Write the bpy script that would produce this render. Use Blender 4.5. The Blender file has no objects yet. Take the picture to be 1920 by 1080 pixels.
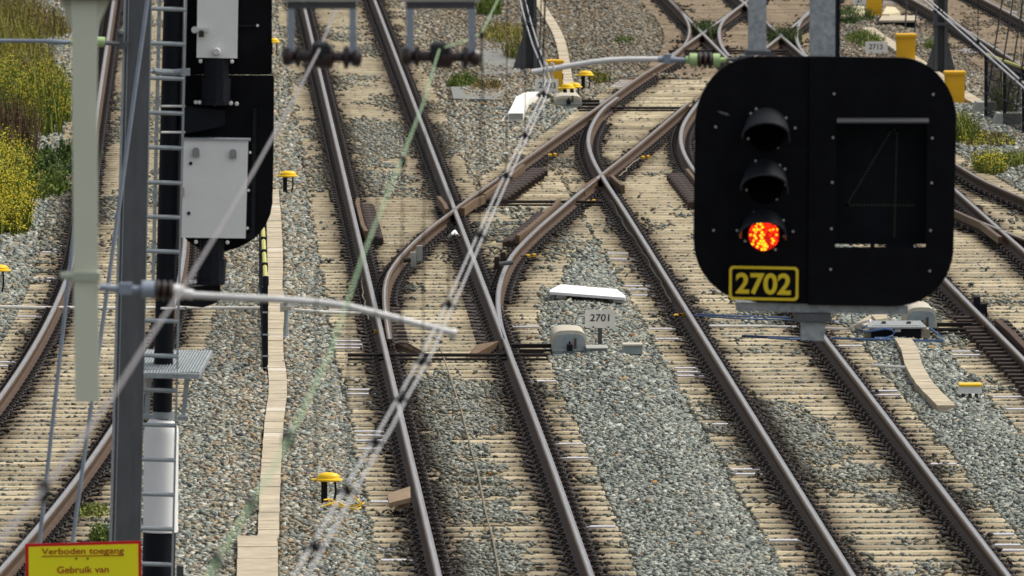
import bpy, math, random
import numpy as np
from mathutils import Matrix, Vector
random.seed(7); RNG = np.random.default_rng(7)
SC = bpy.context.scene; COL = SC.collection
R_ = math.radians
# ---------------------------------------------------------------- camera
F = 21000.0; CH = 10.24; VX, VY = 350.0, -920.0      # focal length in photo pixels, eye height above the rails, vanishing point of the track
_y = np.array([-(960 - VX), 540 - VY, F]); _y /= np.linalg.norm(_y)
_z = np.array([0, F, -(540 - VY)]); _z /= np.linalg.norm(_z)
_x = np.cross(_y, _z); _x = _x if _x[0] > 0 else -_x
RM = np.array([_x, _y, _z])
cd = bpy.data.cameras.new('camera'); cam = bpy.data.objects.new('camera', cd); COL.objects.link(cam); SC.camera = cam
cd.sensor_width = 36; cd.lens = F / 1920 * 36; cd.clip_start = 1; cd.clip_end = 5000
m = Matrix.Identity(4)
for i in range(3):
    m[i][0] = RM[i][0]; m[i][1] = RM[i][1]; m[i][2] = -RM[i][2]; m[i][3] = (0, 0, CH)[i]
cam.matrix_world = m
cd.dof.use_dof = True; cd.dof.focus_distance = 132; cd.dof.aperture_fstop = 9.0
# ---------------------------------------------------------------- light
W = bpy.data.worlds.new('World'); SC.world = W; W.use_nodes = True
wn = W.node_tree.nodes; wl = W.node_tree.links
sky = wn.new('ShaderNodeTexSky'); sky.sky_type = 'NISHITA'; sky.sun_disc = False
SUN_EL, SUN_AZ = 56, 78
sky.sun_elevation = R_(SUN_EL); sky.sun_rotation = R_(SUN_AZ); sky.air_density = 1.0; sky.dust_density = 4.0; sky.ozone_density = 0.6
hsv = wn.new('ShaderNodeHueSaturation'); hsv.inputs['Saturation'].default_value = 0.35     # a thin cloud veil takes the blue out of the sky
wl.new(sky.outputs[0], hsv.inputs['Color']); wl.new(hsv.outputs[0], wn['Background'].inputs[0]); wn['Background'].inputs[1].default_value = 0.13
sd = bpy.data.lights.new('sun', 'SUN'); sun = bpy.data.objects.new('sun', sd); COL.objects.link(sun)
sd.energy = 1.9; sd.angle = R_(14); sd.color = (1.0, 0.93, 0.80)
_d = Vector((math.sin(R_(SUN_AZ)) * math.cos(R_(SUN_EL)), math.cos(R_(SUN_AZ)) * math.cos(R_(SUN_EL)), math.sin(R_(SUN_EL))))
sun.rotation_euler = _d.to_track_quat('Z', 'Y').to_euler(); sun.location = (0, 0, 60)
SC.view_settings.view_transform = 'Standard'; SC.view_settings.look = 'None'; SC.view_settings.gamma = 1
SC.view_settings.exposure = 0.30
try:
    SC.cycles.use_denoising = True; SC.cycles.max_bounces = 5; SC.cycles.diffuse_bounces = 3
except Exception: pass

# ---------------------------------------------------------------- helpers
def ray(px, py): return RM @ np.array([px - 960, 540 - py, F])
def g(px, py, z=0.0):                     # the point of the level plane z seen at a photo pixel
    d = ray(px, py); t = (z - CH) / d[2]; return (d[0] * t, d[1] * t, z)
def v(px, py, D):                         # the point of the upright plane Y = D seen at a photo pixel
    d = ray(px, py); t = D / d[1]; return (d[0] * t, D, CH + d[2] * t)
def base(px, py): return g(px, py, -0.17)
def proj(x, y, z):
    c = RM.T @ np.array([x, y, z - CH]); return 960 + F * c[0] / c[2], 540 - F * c[1] / c[2]

def noise2(x, y, seed=0):                 # smooth value noise
    r = np.random.default_rng(seed).random((256, 256))
    xi = np.floor(x).astype(int); yi = np.floor(y).astype(int); fx = x - xi; fy = y - yi
    fx = fx * fx * (3 - 2 * fx); fy = fy * fy * (3 - 2 * fy)
    a = r[xi % 256, yi % 256]; b = r[(xi + 1) % 256, yi % 256]; c = r[xi % 256, (yi + 1) % 256]; d = r[(xi + 1) % 256, (yi + 1) % 256]
    return (a * (1 - fx) + b * fx) * (1 - fy) + (c * (1 - fx) + d * fx) * fy

MATS = {}
def mat(name, col, rough=0.7, metal=0.0, var=0.25, scale=8.0, col2=None, bump=0.0, stretch=(1, 1, 1), emit=None, spec=0.4, randval=0.0, coord='Object', detail=5):
    if name in MATS: return MATS[name]
    M = bpy.data.materials.new(name); M.use_nodes = True; MATS[name] = M
    n, l = M.node_tree.nodes, M.node_tree.links; b = n['Principled BSDF']
    b.inputs['Roughness'].default_value = rough; b.inputs['Metallic'].default_value = metal
    b.inputs['Specular IOR Level'].default_value = spec
    if emit:
        b.inputs['Base Color'].default_value = (*col, 1); b.inputs['Emission Color'].default_value = (*emit[0], 1); b.inputs['Emission Strength'].default_value = emit[1]; return M
    tc = n.new('ShaderNodeTexCoord'); mp = n.new('ShaderNodeMapping'); mp.inputs['Scale'].default_value = stretch
    l.new(tc.outputs[coord], mp.inputs[0])
    nz = n.new('ShaderNodeTexNoise'); nz.inputs['Scale'].default_value = scale; nz.inputs['Detail'].default_value = detail; nz.inputs['Roughness'].default_value = 0.65
    l.new(mp.outputs[0], nz.inputs[0])
    mix = n.new('ShaderNodeMix'); mix.data_type = 'RGBA'
    c2 = col2 if col2 else tuple(c * (1 - var) for c in col); c1 = col if col2 else tuple(min(1, c * (1 + var)) for c in col)
    mix.inputs['A'].default_value = (*c1, 1); mix.inputs['B'].default_value = (*c2, 1)
    rp = n.new('ShaderNodeMapRange'); rp.inputs['From Min'].default_value = 0.32; rp.inputs['From Max'].default_value = 0.68
    l.new(nz.outputs[0], rp.inputs[0]); l.new(rp.outputs[0], mix.inputs['Factor'])
    out = mix.outputs['Result']
    if randval:
        oi = n.new('ShaderNodeObjectInfo'); hs = n.new('ShaderNodeHueSaturation'); mr = n.new('ShaderNodeMapRange')
        mr.inputs['To Min'].default_value = 1 - randval; mr.inputs['To Max'].default_value = 1 + randval * 0.8
        l.new(oi.outputs['Random'], mr.inputs[0]); l.new(mr.outputs[0], hs.inputs['Value']); l.new(out, hs.inputs['Color']); out = hs.outputs[0]
    l.new(out, b.inputs['Base Color'])
    if bump:
        bp = n.new('ShaderNodeBump'); bp.inputs['Strength'].default_value = bump; bp.inputs['Distance'].default_value = 0.02
        l.new(nz.outputs[0], bp.inputs['Height']); l.new(bp.outputs[0], b.inputs['Normal'])
    return M

def attr_mat(name, attr, rough=0.85, var=0.25, scale=60.0, spec=0.25, trans=0.0):   # colour stored in the mesh, with a little surface grain
    M = bpy.data.materials.new(name); M.use_nodes = True; MATS[name] = M
    n, l = M.node_tree.nodes, M.node_tree.links; b = n['Principled BSDF']; b.inputs['Roughness'].default_value = rough; b.inputs['Specular IOR Level'].default_value = spec
    a = n.new('ShaderNodeAttribute'); a.attribute_name = attr
    tc = n.new('ShaderNodeTexCoord'); nz = n.new('ShaderNodeTexNoise'); nz.inputs['Scale'].default_value = scale; nz.inputs['Detail'].default_value = 3
    l.new(tc.outputs['Object'], nz.inputs[0])
    mr = n.new('ShaderNodeMapRange'); mr.inputs['From Min'].default_value = 0.3; mr.inputs['From Max'].default_value = 0.7; mr.inputs['To Min'].default_value = 1 - var; mr.inputs['To Max'].default_value = 1 + var
    hs = n.new('ShaderNodeHueSaturation'); l.new(nz.outputs[0], mr.inputs[0]); l.new(mr.outputs[0], hs.inputs['Value']); l.new(a.outputs['Color'], hs.inputs['Color']); l.new(hs.outputs[0], b.inputs['Base Color'])
    if trans: b.inputs['Subsurface Weight'].default_value = trans
    return M

class MB:
    def __init__(s): s.v = []; s.f = []; s.m = []
    def add(s, vs, fs, mi=0):
        o = len(s.v); s.v += [tuple(map(float, p)) for p in vs]; s.f += [tuple(i + o for i in f) for f in fs]; s.m += [mi] * len(fs); return s
    def box(s, c, d, mi=0, rz=0.0, bev=0.0):
        x, y, z = d[0] / 2, d[1] / 2, d[2] / 2; ca, sa = math.cos(rz), math.sin(rz)
        if bev:
            b = min(bev, x * .9, y * .9, z * .9); pts = []
            for zz, i in ((-z, 0), (z - b, 0), (z, b)):
                pts += [(-x + i, -y + i, zz), (x - i, -y + i, zz), (x - i, y - i, zz), (-x + i, y - i, zz)]
            fs = [(3, 2, 1, 0), (8, 9, 10, 11)] + [(k * 4 + i, k * 4 + (i + 1) % 4, k * 4 + 4 + (i + 1) % 4, k * 4 + 4 + i) for k in (0, 1) for i in range(4)]
        else:
            pts = [(-x, -y, -z), (x, -y, -z), (x, y, -z), (-x, y, -z), (-x, -y, z), (x, -y, z), (x, y, z), (-x, y, z)]
            fs = [(3, 2, 1, 0), (4, 5, 6, 7), (0, 1, 5, 4), (1, 2, 6, 5), (2, 3, 7, 6), (3, 0, 4, 7)]
        return s.add([(c[0] + p[0] * ca - p[1] * sa, c[1] + p[0] * sa + p[1] * ca, c[2] + p[2]) for p in pts], fs, mi)
    def tube(s, pts, r, n=8, mi=0, cap=True):
        pts = [Vector(p) for p in pts]; rs = r if isinstance(r, (list, tuple)) else [r] * len(pts); vs = []
        for i, p in enumerate(pts):
            d = (pts[min(i + 1, len(pts) - 1)] - pts[max(i - 1, 0)]).normalized()
            a = d.cross(Vector((0, 0, 1))) if abs(d.z) < .95 else d.cross(Vector((0, 1, 0))); a.normalize(); b = d.cross(a)
            vs += [p + (a * math.cos(2 * math.pi * k / n) + b * math.sin(2 * math.pi * k / n)) * rs[i] for k in range(n)]
        fs = [(i * n + k, i * n + (k + 1) % n, (i + 1) * n + (k + 1) % n, (i + 1) * n + k) for i in range(len(pts) - 1) for k in range(n)]
        if cap: fs += [tuple(range(n))[::-1], tuple(range((len(pts) - 1) * n, len(pts) * n))]
        return s.add(vs, fs, mi)
    def prism(s, poly, ext, mi=0, mi_side=None):          # a 3-D polygon pushed along ext, capped both ends
        n = len(poly); e = Vector(ext); vs = [Vector(p) for p in poly]; vs += [p + e for p in vs]
        s.add(vs, [tuple(range(n)), tuple(range(n, 2 * n))[::-1]], mi)
        o = len(s.v) - 2 * n; s.f += [(o + i, o + n + i, o + n + (i + 1) % n, o + (i + 1) % n) for i in range(n)]; s.m += [mi if mi_side is None else mi_side] * n
        return s
    def lathe(s, c, prof, n=16, mi=0, sx=1.0, sy=1.0, axis='z'):
        vs = []
        for r, h in prof:
            for k in range(n):
                a = 2 * math.pi * k / n; p, q = r * math.cos(a) * sx, r * math.sin(a) * sy
                vs.append((c[0] + p, c[1] + q, c[2] + h) if axis == 'z' else ((c[0] + h, c[1] + p, c[2] + q) if axis == 'x' else (c[0] + p, c[1] + h, c[2] + q)))
        fs = [(i * n + k, i * n + (k + 1) % n, (i + 1) * n + (k + 1) % n, (i + 1) * n + k) for i in range(len(prof) - 1) for k in range(n)]
        fs += [tuple(range(n))[::-1], tuple(range((len(prof) - 1) * n, len(prof) * n))]
        return s.add(vs, fs, mi)
    def mesh(s, name, mats, off=(0, 0, 0), smooth=False):
        me = bpy.data.meshes.new(name); me.from_pydata([(p[0] - off[0], p[1] - off[1], p[2] - off[2]) for p in s.v], [], s.f)
        for mm in (mats if isinstance(mats, (list, tuple)) else [mats]): me.materials.append(mm)
        me.polygons.foreach_set('material_index', s.m)
        import bmesh as _b
        b = _b.new(); b.from_mesh(me); _b.ops.recalc_face_normals(b, faces=b.faces); b.to_mesh(me); b.free()
        if smooth:
            me.polygons.foreach_set('use_smooth', [True] * len(me.polygons))
            try: me.set_sharp_from_angle(angle=R_(40))
            except Exception: pass
        me.update(); return me

WL = {}
def link(o, loc=(0, 0, 0), parent=None):
    COL.objects.link(o); wl_ = tuple(map(float, loc))
    if parent is not None:
        o.parent = parent; pl = WL[parent.name]; o.location = tuple(wl_[i] - pl[i] for i in range(3))
    else: o.location = wl_
    WL[o.name] = wl_; return o
def tag(o, label, cat, group=None, kind=None):
    if label: o['label'] = label
    if cat: o['category'] = cat
    if group: o['group'] = group
    if kind: o['kind'] = kind
    return o
def thing(name, loc, label, cat, group=None): return tag(link(bpy.data.objects.new(name, None), loc), label, cat, group)
def part(name, mb, mats, parent, smooth=False, label=None):
    off = WL[parent.name]; o = bpy.data.objects.new(name, mb.mesh(name, mats, off, smooth)); link(o, off, parent)
    if label: o['label'] = label
    return o
def solo(name, mb, mats, label, cat, group=None, kind=None, smooth=False, loc=(0, 0, 0)):
    o = bpy.data.objects.new(name, mb.mesh(name, mats, loc, smooth)); link(o, loc); return tag(o, label, cat, group, kind)
def rrect(x0, y0, x1, y1, r, n=8):        # rounded rectangle in photo pixels
    out = []
    for cx, cy, a0 in ((x1 - r, y0 + r, -90), (x1 - r, y1 - r, 0), (x0 + r, y1 - r, 90), (x0 + r, y0 + r, 180)):
        out += [(cx + r * math.cos(R_(a0 + 90 * k / n)), cy + r * math.sin(R_(a0 + 90 * k / n))) for k in range(n + 1)]
    return out
def plate(mb, pts, D, th, mi=0, mi_side=None): return mb.prism([v(x, y, D) for x, y in pts], (0, th, 0), mi, mi_side)
def quadbox(mb, x0, y0, x1, y1, D, th, mi=0): return plate(mb, [(x0, y0), (x1, y0), (x1, y1), (x0, y1)], D, th, mi)
def text(mb, s, quad, D, mi=0, bold=0.0, th=0.004, zf=None):    # lettering fitted to a photo quad (tl, tr, br, bl) on the plane Y = D
    cu = bpy.data.curves.new('t', 'FONT'); cu.body = s; cu.offset = bold; cu.resolution_u = 6
    o = bpy.data.objects.new('t', cu); COL.objects.link(o); dg = bpy.context.evaluated_depsgraph_get(); me = bpy.data.meshes.new_from_object(o.evaluated_get(dg))
    vs = np.array([q.co[:] for q in me.vertices]); fs = [tuple(p.vertices) for p in me.polygons]
    COL.objects.unlink(o); bpy.data.objects.remove(o); bpy.data.curves.remove(cu); bpy.data.meshes.remove(me)
    mn, mx = vs.min(0), vs.max(0); u = (vs[:, 0] - mn[0]) / (mx[0] - mn[0]); t = 1 - (vs[:, 1] - mn[1]) / (mx[1] - mn[1])
    q = np.array(quad, float); P = (q[0][None] * ((1 - u) * (1 - t))[:, None] + q[1][None] * (u * (1 - t))[:, None] + q[2][None] * (u * t)[:, None] + q[3][None] * ((1 - u) * t)[:, None])
    return mb.add([v(a, b, D) for a, b in P], fs, mi)

# ---------------------------------------------------------------- materials
def sleeper_material():
    M = bpy.data.materials.new('sleeper_wood'); M.use_nodes = True
    n, l = M.node_tree.nodes, M.node_tree.links; b = n['Principled BSDF']; b.inputs['Roughness'].default_value = .8; b.inputs['Specular IOR Level'].default_value = .25
    geo = n.new('ShaderNodeNewGeometry'); mp = n.new('ShaderNodeMapping'); mp.inputs['Scale'].default_value = (1.0, 5, 5); l.new(geo.outputs['Position'], mp.inputs[0])
    nz = n.new('ShaderNodeTexNoise'); nz.inputs['Scale'].default_value = 2.2; nz.inputs['Detail'].default_value = 6; nz.inputs['Roughness'].default_value = .7; l.new(mp.outputs[0], nz.inputs[0])
    cr = n.new('ShaderNodeValToRGB'); e = cr.color_ramp.elements; e[0].position = .28; e[0].color = (.27, .20, .105, 1); e[1].position = .68; e[1].color = (.66, .57, .40, 1)
    k = e.new(.46); k.color = (.50, .42, .272, 1); l.new(nz.outputs[0], cr.inputs[0])
    n2 = n.new('ShaderNodeTexNoise'); n2.inputs['Scale'].default_value = .33; n2.inputs['Detail'].default_value = 3; l.new(geo.outputs['Position'], n2.inputs[0])
    at = n.new('ShaderNodeAttribute'); at.attribute_name = 'stain'
    ad = n.new('ShaderNodeMath'); ad.operation = 'MULTIPLY_ADD'; l.new(n2.outputs[0], ad.inputs[0]); ad.inputs[1].default_value = 1.6; ad.inputs[2].default_value = -.55
    mu = n.new('ShaderNodeMath'); mu.operation = 'MULTIPLY_ADD'; mu.use_clamp = True; l.new(at.outputs['Fac'], mu.inputs[0]); l.new(ad.outputs[0], mu.inputs[1]); 
    m2 = n.new('ShaderNodeMath'); m2.operation = 'MULTIPLY'; l.new(at.outputs['Fac'], m2.inputs[0]); m2.inputs[1].default_value = .55; l.new(m2.outputs[0], mu.inputs[2])
    mix = n.new('ShaderNodeMix'); mix.data_type = 'RGBA'; l.new(mu.outputs[0], mix.inputs['Factor']); l.new(cr.outputs[0], mix.inputs['A']); mix.inputs['B'].default_value = (.05, .026, .013, 1)
    n3 = n.new('ShaderNodeTexNoise'); n3.inputs['Scale'].default_value = .55; n3.inputs['Detail'].default_value = 5; n3.inputs['Roughness'].default_value = .65; l.new(geo.outputs['Position'], n3.inputs[0])
    r3 = n.new('ShaderNodeMapRange'); r3.inputs['From Min'].default_value = .45; r3.inputs['From Max'].default_value = .72; r3.inputs['To Max'].default_value = .52; l.new(n3.outputs[0], r3.inputs[0])
    mx3 = n.new('ShaderNodeMix'); mx3.data_type = 'RGBA'; l.new(r3.outputs[0], mx3.inputs['Factor']); l.new(cr.outputs[0], mx3.inputs['A']); mx3.inputs['B'].default_value = (.235, .185, .115, 1); l.new(mx3.outputs['Result'], mix.inputs['A'])
    oi = n.new('ShaderNodeObjectInfo'); hs = n.new('ShaderNodeHueSaturation'); mr = n.new('ShaderNodeMapRange'); mr.inputs['To Min'].default_value = .62; mr.inputs['To Max'].default_value = 1.15
    l.new(oi.outputs['Random'], mr.inputs[0]); l.new(mr.outputs[0], hs.inputs['Value']); l.new(mix.outputs['Result'], hs.inputs['Color']); l.new(hs.outputs[0], b.inputs['Base Color'])
    bp = n.new('ShaderNodeBump'); bp.inputs['Strength'].default_value = .5; bp.inputs['Distance'].default_value = .015; l.new(nz.outputs[0], bp.inputs['Height']); l.new(bp.outputs[0], b.inputs['Normal'])
    return M
M_SLEEP = sleeper_material()
M_SLEEPOLD = mat('sleeper_weathered', (.17, .125, .08), .9, var=.3, scale=2.5, stretch=(1, 14, 14), col2=(.33, .255, .17), randval=.2, bump=.4)
M_RTOP = mat('rail_running_band', (.93, .92, .91), .19, .95, var=.15, scale=3, stretch=(34, .22, 1), col2=(.50, .48, .47), coord='Object')
M_REDGE = mat('rail_band_edge', (.46, .45, .46), .36, .85, var=.15, scale=3, stretch=(30, .3, 1), col2=(.22, .18, .15))
M_RDULL = mat('rail_dull_band', (.74, .71, .68), .32, .85, var=.15, scale=3, stretch=(30, .3, 1), col2=(.30, .26, .225), coord='Object')
M_RSIDE = mat('rail_rust', (.082, .045, .020), .75, .1, var=.3, scale=5, stretch=(1, .5, 3), col2=(.055, .030, .018), bump=.15)
M_RHEAD = mat('rail_head_side', (.15, .09, .040), .5, .35, var=.3, scale=6, stretch=(3, .3, 3), col2=(.085, .055, .036))
M_FAST = mat('fastening_rust', (.018, .010, .0065), .5, .0, var=.5, scale=25, col2=(.007, .0045, .0035), spec=.3)
M_RIB = mat('check_rail_rust', (.040, .024, .018), .7, .0, var=.3, scale=9)
M_BROWN = mat('rusty_steel', (.125, .077, .040), .7, .1, var=.3, scale=9)
M_CONC = mat('concrete_beige', (.46, .395, .285), .9, var=.2, scale=4, bump=.2, randval=.10)
M_CONCL = mat('concrete_light', (.58, .53, .43), .9, var=.06, scale=6)
M_CONCW = mat('concrete_pale', (.86, .84, .77), .85, var=.06, scale=6)
M_CONCG = mat('concrete_grey', (.36, .37, .33), .9, var=.18, scale=9, bump=.2)
M_WHITE = mat('white_paint', (.95, .95, .94), .45, var=.03, scale=4)
M_BOXW = mat('grey_white_enamel', (.84, .84, .82), .42, var=.04, scale=3)
M_BLACK = mat('black_paint', (.0030, .0034, .0052), .7, var=.5, scale=5, spec=.12)
M_BLACK2 = mat('black_powder', (.006, .0075, .012), .6, var=.25, scale=6, spec=.2)
M_VOID = mat('dark_lens', (.002, .002, .0025), .9, var=.1, spec=.03)
M_GALV = mat('galvanised_steel', (.50, .53, .55), .5, .35, var=.12, scale=26, col2=(.25, .285, .31), coord='Object')
M_GALVD = mat('galvanised_dull', (.105, .113, .12), .6, .1, var=.20, scale=9, stretch=(1, 1, .25))
M_GALVL = mat('galvanised_light', (.36, .40, .42), .5, .35, var=.12, scale=20)
M_STEELB = mat('steel_blue_grey', (.30, .35, .42), .45, .4, var=.1, scale=8)
M_ALU = mat('aluminium_tube', (.70, .70, .69), .45, .2, var=.08, scale=8)
M_GREENP = mat('pale_green_paint', (.66, .69, .55), .6, var=.04, scale=2.5)
M_INSG = mat('insulator_green', (.40, .55, .25), .4, var=.08, scale=6)
M_INSB = mat('insulator_brown', (.024, .011, .010), .35, var=.2, scale=6, spec=.6)
M_YEL = mat('yellow_plastic', (.88, .56, .012), .38, var=.05, scale=4)
M_YELB = mat('yellow_box_paint', (.74, .41, .010), .5, var=.07, scale=4)
M_LEMON = mat('lemon_tube', (.50, .48, .10), .45, var=.08, scale=5)
M_SIGNY = mat('sign_yellow', (.96, .89, .010), .5, var=.015, scale=2)
M_RED = mat('sign_red', (.62, .008, .010), .45, var=.03)
M_MAROON = mat('sign_lettering', (.40, .035, .008), .6, var=.03)
M_PLATEY = mat('number_yellow', (.82, .60, .02), .45, var=.03)
M_INK = mat('black_ink', (.012, .012, .012), .7, var=.02)
M_TUBEB = mat('blue_hose', (.085, .15, .30), .4, var=.1)
M_WIREG = mat('verdigris_wire', (.24, .36, .21), .75, var=.15, scale=5)
M_WIREA = mat('grey_wire', (.24, .23, .24), .7, .1, var=.15, scale=5)
M_WIREC = mat('contact_copper_grey', (.44, .44, .45), .6, .25, var=.1, scale=5)
M_CLAMP = mat('clamp_dark', (.018, .020, .022), .5, .3, var=.2)
M_MASTD = mat('mast_dark_steel', (.075, .080, .084), .6, .1, var=.15, scale=6)
M_PMC = mat('motor_casing_grey', (.36, .41, .42), .5, .25, var=.16, scale=10, col2=(.26, .31, .33))
M_PMT = mat('motor_cover_beige', (.50, .46, .37), .7, var=.08, scale=6)
M_ROPE = mat('pale_rope', (.20, .175, .125), .8, var=.2, scale=20)

# ---------------------------------------------------------------- track geometry (x across, y away from the camera, rail top at z = 0)
GA = 1.507; SLOPE = 0.1118
def curve_x(pts):
    a = np.array(sorted(pts)); yy, xx = a[:, 0], a[:, 1]
    h = np.diff(yy); d = np.diff(xx) / h; mm = np.zeros(len(xx)); mm[0], mm[-1] = d[0], d[-1]
    mm[1:-1] = (d[:-1] * h[1:] + d[1:] * h[:-1]) / (h[1:] + h[:-1])
    def fn(q):
        q = np.asarray(q, float); i = np.clip(np.searchsorted(yy, q) - 1, 0, len(h) - 1); t = (q - yy[i]) / h[i]
        inside = ((2 * t**3 - 3 * t**2 + 1) * xx[i] + (t**3 - 2 * t**2 + t) * h[i] * mm[i] + (-2 * t**3 + 3 * t**2) * xx[i + 1] + (t**3 - t**2) * h[i] * mm[i + 1])
        return np.where(q < yy[0], xx[0] + mm[0] * (q - yy[0]), np.where(q > yy[-1], xx[-1] + mm[-1] * (q - yy[-1]), inside))
    return fn
AL = lambda y: 2.405 + 0 * np.asarray(y, float)
AR = lambda y: 3.908 + 0 * np.asarray(y, float)
def dl_line(y): return 3.93 + SLOPE * (np.asarray(y, float) - 164.2)
DL = curve_x([(137.5, 2.487), (141, 2.51), (145, 2.55), (147.6, 2.60), (150.1, 2.69), (152.5, 2.835), (155.3, 3.05), (158.1, 3.30), (160.5, 3.535), (162.6, 3.765), (164.2, 3.93), (172, dl_line(172)), (190, dl_line(190)), (205, dl_line(205)), (209, 9.0), (213, 9.40), (217.4, 9.73), (221.9, 9.95), (227, 10.07), (234, 10.10), (240, 10.10)])
DR = curve_x([(90, 3.85), (110, 3.88), (120, 3.905), (130, 3.912), (136, 3.912), (140, 3.925), (144.3, 4.0), (147.4, 4.10), (150.6, 4.255), (153.8, 4.455), (156.5, 4.69), (160, 5.03), (163, 5.35), (168.7, dl_line(168.7) + 1.525), (180, dl_line(180) + 1.52), (194.5, dl_line(194.5) + 1.45)])
BL = curve_x([(90, 6.39), (120, 6.39), (150, 6.39), (165, 6.385), (171, 6.375), (177, 6.40), (181, 6.48), (184.6, 6.63), (187.9, 6.83), (191.7, 7.12), (195.5, 7.52)])
BR = curve_x([(90, 7.885), (150, 7.885), (165, 7.875), (172, 7.86), (177.7, 7.90), (182, 8.02), (186, 8.23), (190, 8.53), (194.7, 8.95), (200, 8.95 + SLOPE * 5.3), (245, 8.95 + SLOPE * 50.3)])
CLf = lambda y: -1.55 - 0.00067 * np.clip(160 - np.asarray(y, float), 0, None) ** 2
CRf = lambda y: CLf(y) + GA + 0.0004 * np.clip(160 - np.asarray(y, float), 0, None)
EL = lambda y: 10.09 + 0 * np.asarray(y, float)
ER = lambda y: 11.575 + 0 * np.asarray(y, float)
EDL = curve_x([(198, 10.13), (185, 10.35), (175, 10.72), (167, 11.0), (163.4, 11.23), (159, 11.58), (150, 12.5), (140, 13.6)])
EDR = curve_x([(198, 11.62), (185, 11.77), (174.7, 12.05), (170.8, 12.17), (166.5, 12.45), (160, 12.95), (150, 13.9), (140, 15.0)])
FL = curve_x([(245, 15.0), (234, 15.2), (224, 15.31), (215, 15.37), (205, 15.40), (190, 15.40)])
FR = lambda y: FL(y) + 1.48
R3 = lambda y: dl_line(y)
R4 = curve_x([(209, 10.16), (213.6, 10.21), (217.3, 10.33), (221.3, 10.52), (225.3, 10.81), (228.4, 11.12), (240, 12.4)])
R7 = curve_x([(208, 11.60), (212.6, 11.66), (216.9, 11.81), (221.3, 12.07), (225.3, 12.37), (230.1, 12.84), (240, 13.9)])

PROF_H = [(0, 0), (.011, 0), (.021, -.0008), (.031, -.004), (.0355, -.012), (.035, -.036), (.010, -.050), (.008, -.120), (.026, -.138), (.070, -.150), (.070, -.165)]
PROF = PROF_H + [(-x, z) for x, z in PROF_H[:0:-1]]
PM_ = []
for i in range(len(PROF)):
    a, b = PROF[i], PROF[(i + 1) % len(PROF)]; lo = min(a[1], b[1])
    PM_.append(0 if lo >= -.0001 else (3 if lo >= -.001 or (lo >= -.0045 and a[0] > 0) else (2 if lo >= -.04 else 1)))
def rail_mb(fn, y0, y1, dz=0.0, step=1.5):
    ys = np.linspace(y0, y1, max(2, int((y1 - y0) / step) + 1)); xs = fn(ys); n = len(PROF); mb = MB()
    mb.v = [(float(x) + p[0], float(y), p[1] + dz) for x, y in zip(xs, ys) for p in PROF]
    for i in range(len(ys) - 1):
        for k in range(n): mb.f.append((i * n + k, i * n + (k + 1) % n, (i + 1) * n + (k + 1) % n, (i + 1) * n + k)); mb.m.append(PM_[k])
    mb.f += [tuple(range(n)), tuple(range((len(ys) - 1) * n, len(ys) * n))]; mb.m += [1, 1]
    return mb
def rail(track, fn, y0, y1, dz=0.0, name='rail', dull=False): return part(name, rail_mb(fn, y0, y1, dz), [M_RDULL if dull else M_RTOP, M_RSIDE, M_RHEAD, M_RHEAD if dull else M_REDGE], track)

# ---------------------------------------------------------------- sleepers and fastenings
SZ = -0.18
def fastening_mb():
    mb = MB().box((0, 0, .008), (.36, .17, .016))
    for s in (-1, 1):
        mb.box((s * .10, 0, .036), (.06, .13, .040), bev=.01).box((s * .195, .03, .012), (.06, .11, .03), bev=.008)
        mb.lathe((s * .125, -.03, .016), [(.022, 0), (.022, .03), (.014, .03), (.014, .068)], 6)
        pts = [(s * (.118 + .040 * math.cos(a)), .015 + .062 * math.sin(a), .058 + .016 * math.sin(a * 2)) for a in np.linspace(-2.3, 2.3, 8)]
        mb.tube(pts, .0125, 5)
    return mb
FAST_ME = fastening_mb().mesh('rail_fastening', M_FAST)
FAST_V = np.array([q.co[:] for q in FAST_ME.vertices]); FAST_F = [tuple(p.vertices) for p in FAST_ME.polygons]
def sleeper_arrays(x0, x1, rails, w=.25, seed=0):
    xs = {x0, x1, x0 + .012, x1 - .012}
    for r in rails:
        for d in (-.42, -.26, -.17, 0, .17, .26, .42):
            if x0 + .03 < r + d < x1 - .03: xs.add(r + d)
    k = x0 + .3
    while k < x1 - .1: xs.add(k); k += .35
    xs = sorted(xs); c = .018; hw = w / 2
    ring = [(-hw, -.16), (-hw, -c * 1.3), (-hw + c * 1.6, 0), (hw - c * 1.6, 0), (hw, -c * 1.3), (hw, -.16)]; n = len(ring); vs = []; st = []
    rr = random.Random(seed)
    for i, x in enumerate(xs):
        e = .010 if i in (0, len(xs) - 1) else 0
        for p in ring:
            vs.append((x, p[0] * (1 - e * 4), p[1] - (e if p[1] > -.1 else 0) + (rr.uniform(-.004, .004) if p[1] > -.1 else 0)))
            st.append(max([math.exp(-(max(0, abs(x - r) - .15) / .20) ** 2) for r in rails] + [0]))
    fs = [(i * n + k, i * n + (k + 1) % n, (i + 1) * n + (k + 1) % n, (i + 1) * n + k) for i in range(len(xs) - 1) for k in range(n)]
    fs += [tuple(range(n)), tuple(range((len(xs) - 1) * n, len(xs) * n))]
    return vs, fs, st
SCACHE = {}
PALE = mat('pale_strip', (.50, .49, .52), .7, .0, var=.12, scale=12)
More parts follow.
